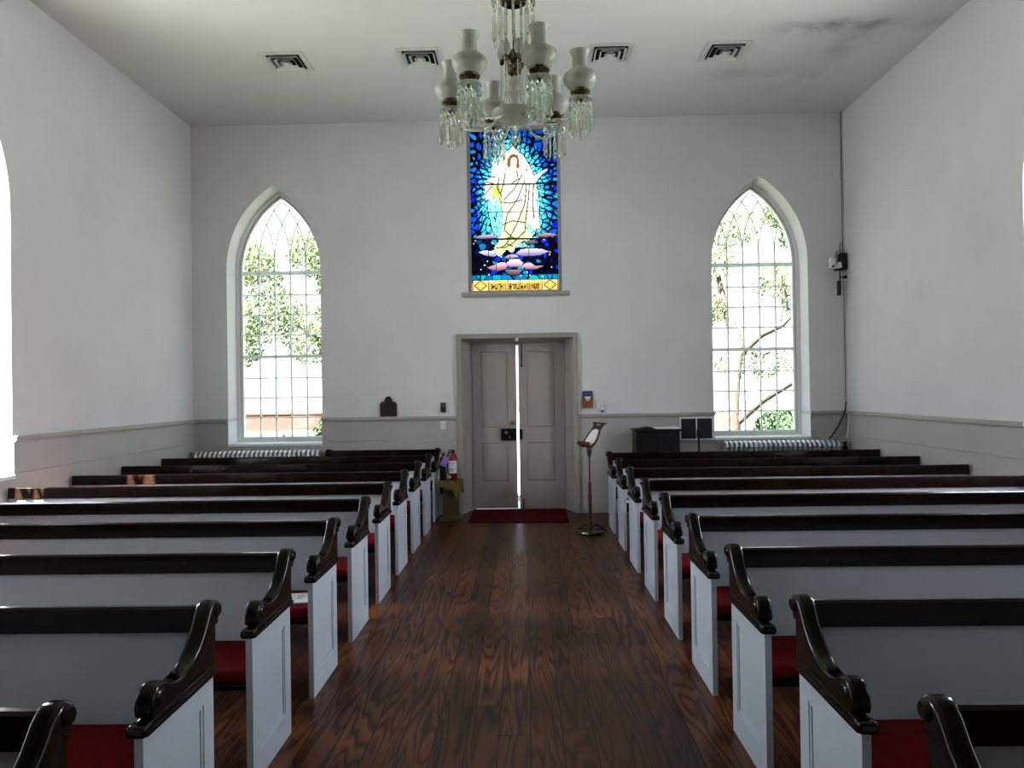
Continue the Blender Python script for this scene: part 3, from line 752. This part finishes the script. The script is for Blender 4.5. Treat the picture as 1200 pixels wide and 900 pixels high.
# ------------------------------------------------------------------ radiators
def make_radiator(x0, x1, label, top=.90, y=9.55):
    r = thing('radiator', ((x0+x1)/2, y, 0), label, 'radiator')
    n = int(round((x1-x0)/.062)); w = (x1-x0)/n; me = None
    for k in range(n):
        cx = x0+(k+.5)*w-(x0+x1)/2
        if me is None:
            b = B()
            for dy in (-.055, 0, .055):
                b.tube([(0,dy,.09),(0,dy,top-.05)], .019, 8)
            b.tube([(0,-.075,top-.06),(0,-.062,top-.025),(0,-.03,top-.002),(0,.03,top-.002),(0,.062,top-.025),(0,.075,top-.06)], .024, 10)
            b.tube([(0,-.075,.10),(0,-.05,.075),(0,.05,.075),(0,.075,.10)], .024, 8)
            if k in (0, n-1): pass
            o = b.build('radiator_section', M['silver'], r, True); me = o.data
        else:
            o = bpy.data.objects.new('radiator_section', me); C.objects.link(o); o.parent = r
        o.location = (cx, 0, 0)
    for cx in (x0+.5*w, x1-.5*w):
        b = B()
        for dy in (-.05, .05): b.tube([(cx-(x0+x1)/2,dy,0),(cx-(x0+x1)/2,dy,.09)], [.026,.016], 8)
        b.build('radiator_foot', M['silver'], r, True)
    b = B(); b.tube([(x0-(x0+x1)/2,0,top-.09),(x1-(x0+x1)/2,0,top-.09)], .014, 8); b.tube([(x0-(x0+x1)/2,0,.12),(x1-(x0+x1)/2,0,.12)], .014, 8); b.build('connecting_pipe', M['silver'], r, True)
    return r
make_radiator(-4.37, -2.70, 'silver cast-iron radiator under the window left of the door', .872)
make_radiator(2.56, 4.06, 'silver cast-iron radiator under the window right of the door', .915)
rv = thing('radiator_valve', (4.13, 9.55, 0), 'dark radiator valve and cable tangle beside the right-hand radiator, in the corner', 'valve')
b = B(); b.tube([(0,0,0),(0,0,.82)], .013, 8); b.lathe([(.0,.80),(.03,.805),(.034,.84),(.02,.86),(.012,.88),(.03,.885),(.03,.905),(0,.91)], n=14); b.build('valve_body', M['black'], rv, True)

# ------------------------------------------------------------------ red door mat
mt = B().box(-.735, .515, 9.03, 9.98, .001, .014, .004).build('door_mat', M['mat']); tag(mt, 'dark red mat lying in front of the double door', 'mat')

# ------------------------------------------------------------------ pedestal, extinguisher, dark case
PX, PY = -.972, 9.31
pd = thing('pedestal', (PX, PY, 0), 'olive wooden pedestal with cloth-draped top left of the door', 'stand')
B().box(-.155,.155,-.13,.13,0,.04,.006).build('base', M['olivewood'], pd)
b = B(); b.box(-.10,.10,-.085,.085,.04,.47,.006); b.box(-.11,.11,-.095,.095,.04,.06,.004); b.build('column', M['olivewood'], pd)
b = B(); b.box(-.14,.14,-.12,.12,.47,.50,.004); b.build('top', M['olivewood'], pd)
b = B(); n = 64; ring = []
per = []
for k in range(n):
    t = k/n*4; i = int(t); f = t-i
    cs = [(-.15,-.128),(.15,-.128),(.15,.128),(-.15,.128)]; a, c = cs[i], cs[(i+1)%4]; per.append((a[0]+(c[0]-a[0])*f, a[1]+(c[1]-a[1])*f))
lv = []
for z, e in ((.504,.0),(.498,.004),(.44,.008),(.37,.012)):
    row = []
    for k, (x, y) in enumerate(per):
        wv = 1+(.03*math.sin(k*1.3) if z < .49 else 0)+e; drop = .05*math.sin(k*.37)+.03*math.sin(k*.9) if z < .4 else 0
        row.append(b.bm.verts.new((x*wv, y*wv, z+drop)))
    lv.append(row)
b.bm.faces.new(lv[0])
for a, c in zip(lv, lv[1:]):
    for k in range(n): b.bm.faces.new((a[k], a[(k+1)%n], c[(k+1)%n], c[k]))
b.build('drape', M['cloth'], pd, True)
ex = thing('fire_extinguisher', (PX+.035, PY-.02, .505), 'red fire extinguisher with white label standing on the pedestal', 'fire extinguisher')
B().lathe([(.0,.0),(.05,.0),(.054,.008),(.054,.27),(.048,.30),(.03,.325),(.018,.335),(.018,.35),(0,.35)], n=24).build('cylinder_body', M['extred'], ex, True)
b = B()
for k in range(14):
    a0, a1 = math.radians(-160+k*9.5), math.radians(-160+(k+1)*9.5)
    b.quad(*[(.0548*math.cos(a), .0548*math.sin(a), z) for a, z in ((a0,.09),(a1,.09),(a1,.25),(a0,.25))])
b.build('label_sticker', M['white'], ex)
b = B()
for z, a0, a1 in ((.225,-130,-70),(.21,-140,-60),(.195,-125,-75),(.15,-140,-80),(.135,-140,-70),(.12,-140,-90)):
    for k in range(5):
        p0, p1 = math.radians(a0+(a1-a0)*k/5), math.radians(a0+(a1-a0)*(k+.8)/5); b.quad(*[(.0554*math.cos(a), .0554*math.sin(a), zz) for a, zz in ((p0,z-.003),(p1,z-.003),(p1,z+.003),(p0,z+.003))])
b.build('label_print', M['ink'], ex)
b = B(); b.lathe([(.0,.35),(.02,.35),(.02,.375),(0,.378)], n=12); b.box(-.07,.02,-.008,.008,.378,.39,.003); b.box(-.06,.02,-.008,.008,.355,.365,.003); b.build('valve_handle', M['black'], ex, True)
b = B(); b.tube([(-.02,0,.362),(-.055,-.01,.35),(-.072,-.02,.30),(-.072,-.025,.2),(-.066,-.03,.09)], .008, 8); b.build('hose', M['black'], ex, True)
B().lathe([(.0,.0),(.012,.0),(.018,.03),(.015,.035),(0,.035)], (-.04,-.058,.03), 12).build('pull_pin_seal', M['white'], ex, True)
bg = thing('dark_case', (PX-.095, PY+.01, .505), 'dark upright case with a purple tag beside the fire extinguisher', 'case')
b = B(); b.box(-.038,.034,-.06,.06,0,.30,.012); b.box(-.012,.012,-.03,.03,.30,.345,.01); b.build('case_body', M['black'], bg)
b = B(); b.box(-.038,.038,-.004,0,.0,.125,mat=Matrix.Translation((.0,-.066,.185)) @ Matrix.Rotation(math.radians(24),4,'Y')); b.build('purple_tag', M['purple'], bg)
hk = B().box(-.012,.012,-.006,0,0,.05,.002)
hk.box(-.006,.006,-.02,-.004,.0,.012,.002); hk = hk.build('wall_hook', M['ventgrey'], loc=(-.955, YB-.0145, .92)); tag(hk, 'small metal hook on the wall above the fire extinguisher', 'hook')

# ------------------------------------------------------------------ things on and near the back wall, left
pq = B(); w = .112
prof = [(-w,0),(w,0),(w,.17),(.085,.195),(.05,.205),(.045,.235),(.025,.262),(0,.272),(-.025,.262),(-.045,.235),(-.05,.205),(-.085,.195),(-w,.17)]
pq = thing('plaque', (-1.828, YB-.024, 1.3105), 'dark wooden shield-shaped plaque standing on the ledge left of the door', 'plaque')
B().plate([prof], -.012, .012, bev=.003).build('plaque_board', M['plaquewood'], pq)
B().plate([[(u*.82,.016+v*.88) for u, v in prof]], -.015, -.011, bev=.001).build('plaque_face', M['plaquewood'], pq)
th = thing('thermostat', (-1.10, YB-.001, 1.36), 'small dark green thermostat box on the wall left of the door', 'thermostat')
B().box(-.035,.035,-.028,0,0,.125,.005).build('housing', M['therm'], th)
B().box(-.022,.022,-.031,-.027,.07,.105,.001).build('dial_window', M['ink'], th)
sw = thing('light_switch', (-1.105, YB-.0145, 1.13), 'ivory light switch plate on the wainscot left of the door', 'switch')
B().box(-.037,.037,-.006,0,0,.115,.002).build('switch_plate', M['switch'], sw)
B().box(-.006,.006,-.018,-.005,.05,.07,.002).build('toggle', M['switch'], sw)
# right of the door
cd = thing('leaflet_holder', (.82, YB, 1.39), 'tan wooden leaflet holder on the wall right of the door', 'leaflet holder')
B().box(-.068,.068,-.012,0,0,.225,.003).build('back_board', M['tan'], cd)
B().plate([[(-.068,0),(.068,0),(.068,.12),(.03,.12),(0,.085),(-.03,.12),(-.068,.12)]], -.034, -.026).build('front_pocket', M['tan'], cd)
lf = thing('leaflet', (.82, YB-.02, 1.402), 'navy and white leaflet tucked in the tan wall holder', 'leaflet')
B().box(-.058,.058,-.004,0,0,.20,.001).build('navy_cover', M['navy'], lf)
B().plate([[(-.04,.12),(0,.07),(.04,.12),(.04,.10+.04),(-.04,.14)]], -.006, -.0045).build('white_fold', M['paper'], lf)
B().box(-.05,.05,-.0055,-.0045,.165,.18).build('cover_title', M['blue'], lf)
bt = thing('bottle', (1.005, YB-.024, 1.3105), 'small white bottle with blue label on the ledge right of the door', 'bottle')
B().lathe([(.0,.0),(.02,.0),(.022,.004),(.022,.08),(.018,.095),(.009,.102),(.009,.108),(0,.108)], n=18).build('bottle_body', M['white'], bt, True)
B().lathe([(.0225,.02),(.0225,.05)], n=18, capped=False).build('bottle_label', M['blue'], bt, True)
B().lathe([(.0,.128),(.008,.127),(.010,.108)][::-1], n=12).build('bottle_cap', M['white'], bt, True)

# music stand
ms = thing('music_stand', (.715, 8.35, 0), 'bronze and wood music stand with lyre desk right of the door', 'music stand')
b = B(); b.lathe([(.0,.06),(.03,.06),(.05,.05),(.12,.042),(.155,.03),(.16,.012),(.15,.006),(0,.006)][::-1], n=28); b.build('round_base', M['oldbrass'], ms, True)
for k in range(3):
    a = math.radians(20+120*k); ca, sa = math.cos(a), math.sin(a)
    B().tube([(ca*.05,sa*.05,.09),(ca*.12,sa*.12,.07),(ca*.17,sa*.17,.03),(ca*.19,sa*.19,.014),(ca*.2,sa*.2,.02)], [.014,.015,.014,.014,.008], 8).build('base_foot', M['bronze'], ms, True)
b = B(); b.lathe([(.024,.05),(.03,.07),(.02,.10),(.017,.16),(.02,.30),(.026,.32),(.018,.34),(.022,.40),(.026,.42),(.018,.44),(.019,.50),(.021,.565),(.015,.575),(0,.575)], n=14); b.build('lower_post', M['bronze'], ms, True)
B().tube([(0,0,.57),(0,0,.90)], .009, 8).build('upper_post', M['bronze'], ms, True)
b = B(); b.lathe([(.010,.86),(.02,.88),(.028,.93),(.03,.975),(.02,.99),(0,.99)], n=12); b.build('post_head', M['bronze'], ms, True)
# desk: a lyre-shaped board leaning back, facing left and a little to the camera
dk = empty('desk', (-.02,0,.985)); dk.parent = ms; dk.scale = (.8,.8,.85); dk.rotation_euler = (math.radians(-33), 0, math.radians(-63))
ly = [(-.10,0),(.10,0),(.15,.03),(.165,.10),(.15,.18),(.12,.25),(.115,.31),(.135,.35),(.10,.365),(.06,.34),(.03,.31),(0,.33),(-.03,.31),(-.06,.34),(-.10,.365),(-.135,.35),(-.115,.31),(-.12,.25),(-.15,.18),(-.165,.10),(-.15,.03)]
inn = [(-.09,.03),(.09,.03),(.125,.06),(.13,.12),(.11,.19),(.085,.25),(0,.275),(-.085,.25),(-.11,.19),(-.13,.12),(-.125,.06)]
b = B(); b.plate([ly, inn], -.01, .01, bev=.003); b.box(-.16,.16,-.085,.0,-.02,.0,.004); b.box(-.16,.16,-.09,-.078,-.02,.03,.004); b.build('desk_frame', M['bronze'], dk)
b = B(); b.box(-.17,.17,-.012,.012,.355,.372,.003); b.build('desk_crest', M['bronze'], dk)
B().plate([inn], -.003, .003).build('desk_panel', M['paper'], dk)

# black cabinet with papers, board on the wall, black stand
bxr = thing('black_cabinet', (1.66, 9.40, 0), 'tall black cabinet against the back wall right of the door', 'cabinet')
b = B(); b.box(-.275,.275,-.16,.19,0,1.095,.006); b.box(-.29,.29,-.175,.205,0,.06,.006); b.build('cabinet_body', M['black'], bxr)
b = B(); b.box(-.295,.295,-.18,.21,1.095,1.118,.005); b.build('cabinet_top', M['black'], bxr)
B().box(-.25,-.01,-.168,-.159,.10,1.05,.003).build('cabinet_door', M['black'], bxr); B().box(.01,.25,-.168,-.159,.10,1.05,.003).build('cabinet_door', M['black'], bxr)
pp = B().box(-.15,.15,-.11,.11,0,.016,.002).build('paper_stack', M['paper'], loc=(1.79, 9.40, 1.1185)); tag(pp, 'flat stack of white papers lying on the black cabinet', 'papers')
b = B(); n = 12; rows = []
for i in range(n+1):
    row = []
    for j in range(7):
        u = -.13+.26*i/n; v = -.13+.26*j/6; h = .006+.022*math.exp(-((u-.05)/.06)**2)+.004*math.sin(i*2.1+j)
        row.append(b.bm.verts.new((u, v, h)))
    rows.append(row)
for i in range(n):
    for j in range(6): b.bm.faces.new((rows[i][j], rows[i+1][j], rows[i+1][j+1], rows[i][j+1]))
lo = [[b.bm.verts.new((v.co.x, v.co.y, 0)) for v in r] for r in rows]
for i in range(n):
    for j in range(6): b.bm.faces.new((lo[i][j], lo[i][j+1], lo[i+1][j+1], lo[i+1][j]))
for i in range(n):
    for a, c in ((0,0),(6,6)): b.bm.faces.new((rows[i][a], rows[i+1][a], lo[i+1][a], lo[i][a]))
for j in range(6):
    for i in (0, n): b.bm.faces.new((rows[i][j], rows[i][j+1], lo[i][j+1], lo[i][j]))
o = b.build('folded_cloth', M['black'], smooth=True, loc=(1.50, 9.40, 1.1185)); tag(o, 'crumpled black cloth lying on the left of the black cabinet', 'cloth')
bd = thing('notice_board', (2.245, YB-.0145, .945), 'white-framed dark notice board hung under the ledge beside the right window', 'notice board')
fo = [(-.225,0),(.225,0),(.225,.305),(-.225,.305)]
B().plate([fo, [(-.203,.02),(-.008,.02),(-.008,.283),(-.203,.283)], [(.008,.02),(.205,.02),(.205,.283),(.008,.283)]], -.022, 0, bev=.002).build('board_frame', M['winpaint'], bd)
B().box(-.204,-.006,-.010,-.002,.018,.285).build('dark_panel', M['blackpanel'], bd); B().box(.006,.206,-.010,-.002,.018,.285).build('dark_panel', M['blackpanel'], bd)
st = thing('microphone_stand', (2.205, 9.38, 0), 'thin black floor stand in front of the notice board', 'stand')
b = B(); b.tube([(0,0,.02),(0,0,1.06)], .012, 10); b.build('pole', M['black'], st, True)
b = B(); b.lathe([(.0,.0),(.13,.0),(.135,.01),(.12,.022),(.02,.03),(0,.03)], n=24); b.build('round_base', M['black'], st, True)
b = B(); b.box(-.025,.025,-.02,.02,1.0,1.10,.008); b.tube([(0,0,1.10),(0,0,1.13)], .014, 8); b.build('clamp_head', M['black'], st)
# small camera on a bracket in the corner, with cables
cm = thing('surveillance_camera', (4.125, 9.585, 3.17), 'white camera on a black bracket high in the right back corner', 'camera')
b = B(); b.box(.0,.10,.0,.10,-.02,.20,.02); b.box(-.06,.06,-.02,.06,-.03,-.01,.004); b.build('bracket', M['black'], cm)
b = B(); b.box(-.16,-.01,-.09,.0,-.01,.028,.01); b.box(-.05,0.0,-.05,.02,.02,.07,.006); b.lathe([(.0,-.075),(.03,-.07),(.044,-.04),(.047,0),(.035,.02),(0,.025)], (-.12,-.045,.10), 16, 'z'); b.lathe([(.028,.02),(.04,.06)], (-.12,-.045,.01), 14); b.build('camera_body', M['white'], cm, True)
B().lathe([(.0,-.012),(.014,-.012),(.014,.0)], (-.13,-.092,.008), 14, 'y').build('lens', M['black'], cm, True)
b = B(); b.tube([(-.03,.02,.06),(-.055,.02,.14),(-.03,.02,.22),(.01,.03,.22),(.03,.03,.15)], .006, 6); b.tube([(.02,.03,.19),(.01,.03,.28),(.03,.03,.335),(.055,.03,.31),(.045,.03,.22)], .005, 6); b.build('cable_loop', M['black'], cm, True)
b = B(); b.tube([(-.005,0,-.02),(-.005,0,-.17)], .008, 8); b.tube([(-.02,0,-.17),(-.02,0,-.36)], .026, 12); b.tube([(0,0,-.12),(.05,0,-.12)], .008, 8); b.lathe([(.0,.05),(.02,.05),(.024,.065),(.02,.08),(0,.08)], (0,0,-.12), 12, 'x'); b.build('hanging_grip', M['black'], cm, True)
cb = B(); cb.tube([(XR-.03,YB-.012,ZC-.002),(XR-.03,YB-.012,3.3)], .005, 6); cb.tube([(XR-.03,YB-.012,3.3),(XR-.028,YB-.012,2.4),(XR-.026,YB-.012,1.42)], .0035, 6)
o = cb.build('wall_cable', M['ink'], smooth=True); tag(o, 'thin dark cable running down the right back corner from the ceiling', 'cable')
cb = B(); cb.tube([(XR-.035,YB-.05,1.42),(XR-.055,YB-.055,1.30),(XR-.10,YB-.06,1.20),(XR-.15,YB-.06,1.10),(XR-.23,YB-.055,.98),(XR-.27,YB-.05,.94)], .009, 6); o = cb.build('power_cable', M['black'], smooth=True); tag(o, 'black cable hanging over the chair rail in the right corner', 'cable')
cb = B(); cb.tube([(XR-.012,YB-.09,1.44),(XR-.02,YB-.10,1.34),(XR-.03,YB-.11,1.16),(XR-.05,YB-.12,1.05),(XR-.07,YB-.11,.94)], .006, 6); o = cb.build('power_cable', M['white'], smooth=True); tag(o, 'white cable hanging over the chair rail in the right corner', 'cable')

# booklets left on cushions
bk = thing('booklet', (-1.31, 4.16, .4705), 'white printed booklet on the red cushion of the fourth left pew', 'booklet', rz=math.radians(8))
B().box(-.075,.075,-.10,.10,0,.006,.001).build('booklet_cover', M['paper'], bk)
b = B()
for z, l in ((.04,.04),(.02,.045),(0,.04),(-.02,.03)): b.box(-.015,-.015+l,z-.004,z+.004,.0058,.0066)
b.build('printed_lines', M['ink'], bk)
bk2 = B().box(-.05,.05,-.07,.07,0,.008,.001).build('folded_paper', M['paper'], loc=(1.06, PEW0+4*PITCH+.16, .4705)); tag(bk2, 'small folded white paper on the aisle end of the eighth right pew', 'paper')

# ------------------------------------------------------------------ outdoors
B().box(-60, 60, 10.9, 90, -.42, -.32).build('ground_lawn', M['lawn'], kind='structure')
B().box(-60, -5.6, -30, 10.9, -.42, -.32).build('ground_lawn', M['lawn'], kind='structure')
B().box(5.4, 60, -30, 10.9, -.42, -.32).build('ground_lawn', M['lawn'], kind='structure')
stp = B().box(-1.1, .9, 10.2, 10.9, -.32, -.02).build('added_step', plain('step_stone', (.5,.49,.46), .8)); stp['kind'] = 'structure'  # added step, keeps the view through the door gap pale
pth = B().box(-1.4, 1.2, 10.9, 60, -.33, -.30).build('added_pale_path', plain('path_stone', (.2,.2,.19), .9)); pth['kind'] = 'structure'  # added pale ground, whitens the gap between the door leaves
bw = B(); bw.box(-30,-6,38,38.4,-.32,.50); bw.box(-30.1,-5.9,37.95,38.45,.50,.58); bw = bw.build('garden_wall', M['brick']); tag(bw, 'low red brick garden wall seen through the left window', 'wall')
def leaf_cloud(b, c, rad, n, size, rn):
    for _ in range(n):
        while True:
            p = Vector((rn.uniform(-1,1), rn.uniform(-1,1), rn.uniform(-1,1)))
            if p.length < 1: break
        p = Vector(c)+Vector((p.x*rad[0], p.y*rad[1], p.z*rad[2]))
        d = Vector((rn.gauss(0,1), rn.gauss(0,1), rn.gauss(0,1))).normalized(); e = d.orthogonal().normalized(); f = d.cross(e); q = size*rn.uniform(.6,1.3)
        b.quad(p-e*q, p-f*q*.5, p+e*q, p+f*q*.5)
def make_tree(loc, label, limbs, clouds, n, size, lm='leaf', seed=1):
    t = thing('tree', loc, label, 'tree'); rn = random.Random(seed)
    b = B()
    for pts, rs in limbs: b.tube(pts, rs, 10)
    b.build('trunk', M['trunk'], t, True)
    b = B()
    for c, r in clouds: leaf_cloud(b, c, r, n, size, rn)
    o = b.build('crown', M[lm], t)
    return t
make_tree((-7.0, 22, -.32), 'bushy green tree seen through the upper left window',
    [([(1.5,0,0),(1.45,0,2),(1.6,0,4.5)], [.28,.22,.16]), ([(1.5,0,2.6),(.6,.2,3.6),(-.5,.2,4.6)], [.14,.1,.05])],
    [((-.8,0,4.6),(1.0,1.0,1.2)), ((.4,.3,3.8),(.9,1,1.0)), ((-1.7,.2,3.7),(.7,.9,1.0)), ((.7,0,6.2),(.9,.9,.8)), ((-1.4,0,5.9),(.9,1,.7)), ((1.3,.2,5.1),(.6,.8,.9))], 1500, .07, 'leaf', 3)
make_tree((7.05, 21, -.32), 'forked tree seen through the right window',
    [([(-1.15,0,0),(-1.2,0,1.2),(-1.1,0,2.4),(-.95,0,3.2),(-1.3,0,4.2),(-1.5,0,5.2)], [.30,.24,.22,.18,.12,.07]), ([(-1.05,0,2.8),(-.3,0,3.45),(.3,0,3.7),(.9,0,4.3)], [.15,.12,.09,.05]), ([(-1.15,0,.9),(-.3,0,1.6),(.5,0,2.05),(1.4,0,2.3)], [.18,.15,.12,.08]), ([(.2,0,3.65),(.4,0,4.6),(.3,0,5.6)], [.07,.05,.03])],
    [((-1.6,.2,5.6),(.8,.8,.6)), ((.3,.2,5.0),(.9,.9,.5)), ((1.0,.1,4.3),(.6,.7,.5)), ((-1.7,.2,4.2),(.5,.7,.5)), ((.9,.1,6.3),(.6,.7,.5)), ((1.3,.2,3.0),(.5,.6,.5)), ((.3,.2,7.0),(.5,.6,.5)), ((-.3,.4,2.6),(1.5,.6,.45)), ((-1.0,.3,6.6),(.9,.6,.6))], 800, .06, 'leaf', 5)
def make_shrub(loc, r, label, n=500, seed=1):
    rn = random.Random(seed); b = B(); leaf_cloud(b, (0,0,r*.75), (r,r*.8,r*.75), n, .10, rn)
    o = b.build('shrub', M['leaf2'], loc=loc); tag(o, label, 'shrub')
make_shrub((7.55, 19.5, -.32), .85, 'rounded blue-green shrub under the forked tree', 700, 2)
make_shrub((8.1, 23.5, -.32), .8, 'small light green shrub behind the forked tree', 500, 4)
make_shrub((-6.55, 25, -.32), .8, 'low green shrub beside the bushy tree trunk', 500, 6)

# ------------------------------------------------------------------ light
wd = bpy.data.worlds.new('sky'); SC.world = wd; wd.use_nodes = True; nt = wd.node_tree; nt.nodes.clear()
wo = nt.nodes.new('ShaderNodeOutputWorld'); bgn = N(nt, 'ShaderNodeBackground', Strength=2.2)
tc = N(nt, 'ShaderNodeTexCoord'); sp = N(nt, 'ShaderNodeSeparateXYZ'); L(nt, tc.outputs['Generated'], sp.inputs[0])
rp = N(nt, 'ShaderNodeValToRGB'); rp.color_ramp.elements[0].position = 0; rp.color_ramp.elements[0].color = (.95,.97,1,1); rp.color_ramp.elements[1].position = .7; rp.color_ramp.elements[1].color = (.70,.82,1,1)
L(nt, sp.outputs[2], rp.inputs[0]); L(nt, rp.outputs[0], bgn.inputs[0]); L(nt, bgn.outputs[0], wo.inputs[0])
def area(name, loc, direction, sx, sy, power, col=(1,1,1), spread=PI):
    l = bpy.data.lights.new(name, 'AREA'); l.shape = 'RECTANGLE'; l.size = sx; l.size_y = sy; l.energy = power; l.color = col; l.spread = spread
    o = bpy.data.objects.new(name, l); C.objects.link(o); o.location = loc; o.rotation_euler = Vector(direction).to_track_quat('-Z', 'Z').to_euler()
    return o
for u, pk, pg in zip(WIN_SIDE, (330, 12), (225, 35)):
    # cool sky light falls inward and down, warm light off the lawn comes in and up
    area('sky_light_left', (XL-TH-.55, u, 3.5), (1,0,-.75), 1.9, 3.2, pk, (.82,.86,1), math.radians(150))
    area('sky_light_right', (XR+TH+.55, u, 3.5), (-1,0,-.75), 1.9, 3.2, pk*1.1, (.82,.86,1), math.radians(150))
    area('ground_light_left', (XL-TH-.55, u, 1.5), (1,0,.65), 1.9, 2.4, pg, (.99,1,.92), math.radians(150))
    area('ground_light_right', (XR+TH+.55, u, 1.5), (-1,0,.65), 1.9, 2.4, pg*1.1, (.99,.985,.92), math.radians(150))
area('daylight_stained', (DC, YB+TH+.45, 4.1), (0,-1,0), 1.6, 2.4, 30, (1,1,1))
for u in WIN_BACK: area('daylight_back', (u, YB+TH+.3, 5.9), (0,-1,-.9), 1.6, .9, 40, (.95,.98,1))
sun = bpy.data.lights.new('sun', 'SUN'); sun.energy = 110.0; sun.angle = math.radians(.6); sun.color = (1,.94,.82)
so = bpy.data.objects.new('sun', sun); C.objects.link(so); so.rotation_euler = Vector((1,1.35,-2.35)).to_track_quat('-Z', 'Y').to_euler()

# ------------------------------------------------------------------ camera
cam = bpy.data.cameras.new('camera'); co = bpy.data.objects.new('camera', cam); C.objects.link(co); SC.camera = co
cam.sensor_width = 36; cam.lens = 36*855/1200; cam.clip_start = .05; cam.clip_end = 300
r_ = Vector((0.99971546, 0.01872316, -0.01478001)); u_ = Vector((0.01491374, -0.00702283, 0.99986412)); f_ = Vector((-0.01861682, 0.99980004, 0.00730006))
co.matrix_world = Matrix(((r_.x,u_.x,-f_.x,0),(r_.y,u_.y,-f_.y,0),(r_.z,u_.z,-f_.z,1.65),(0,0,0,1)))
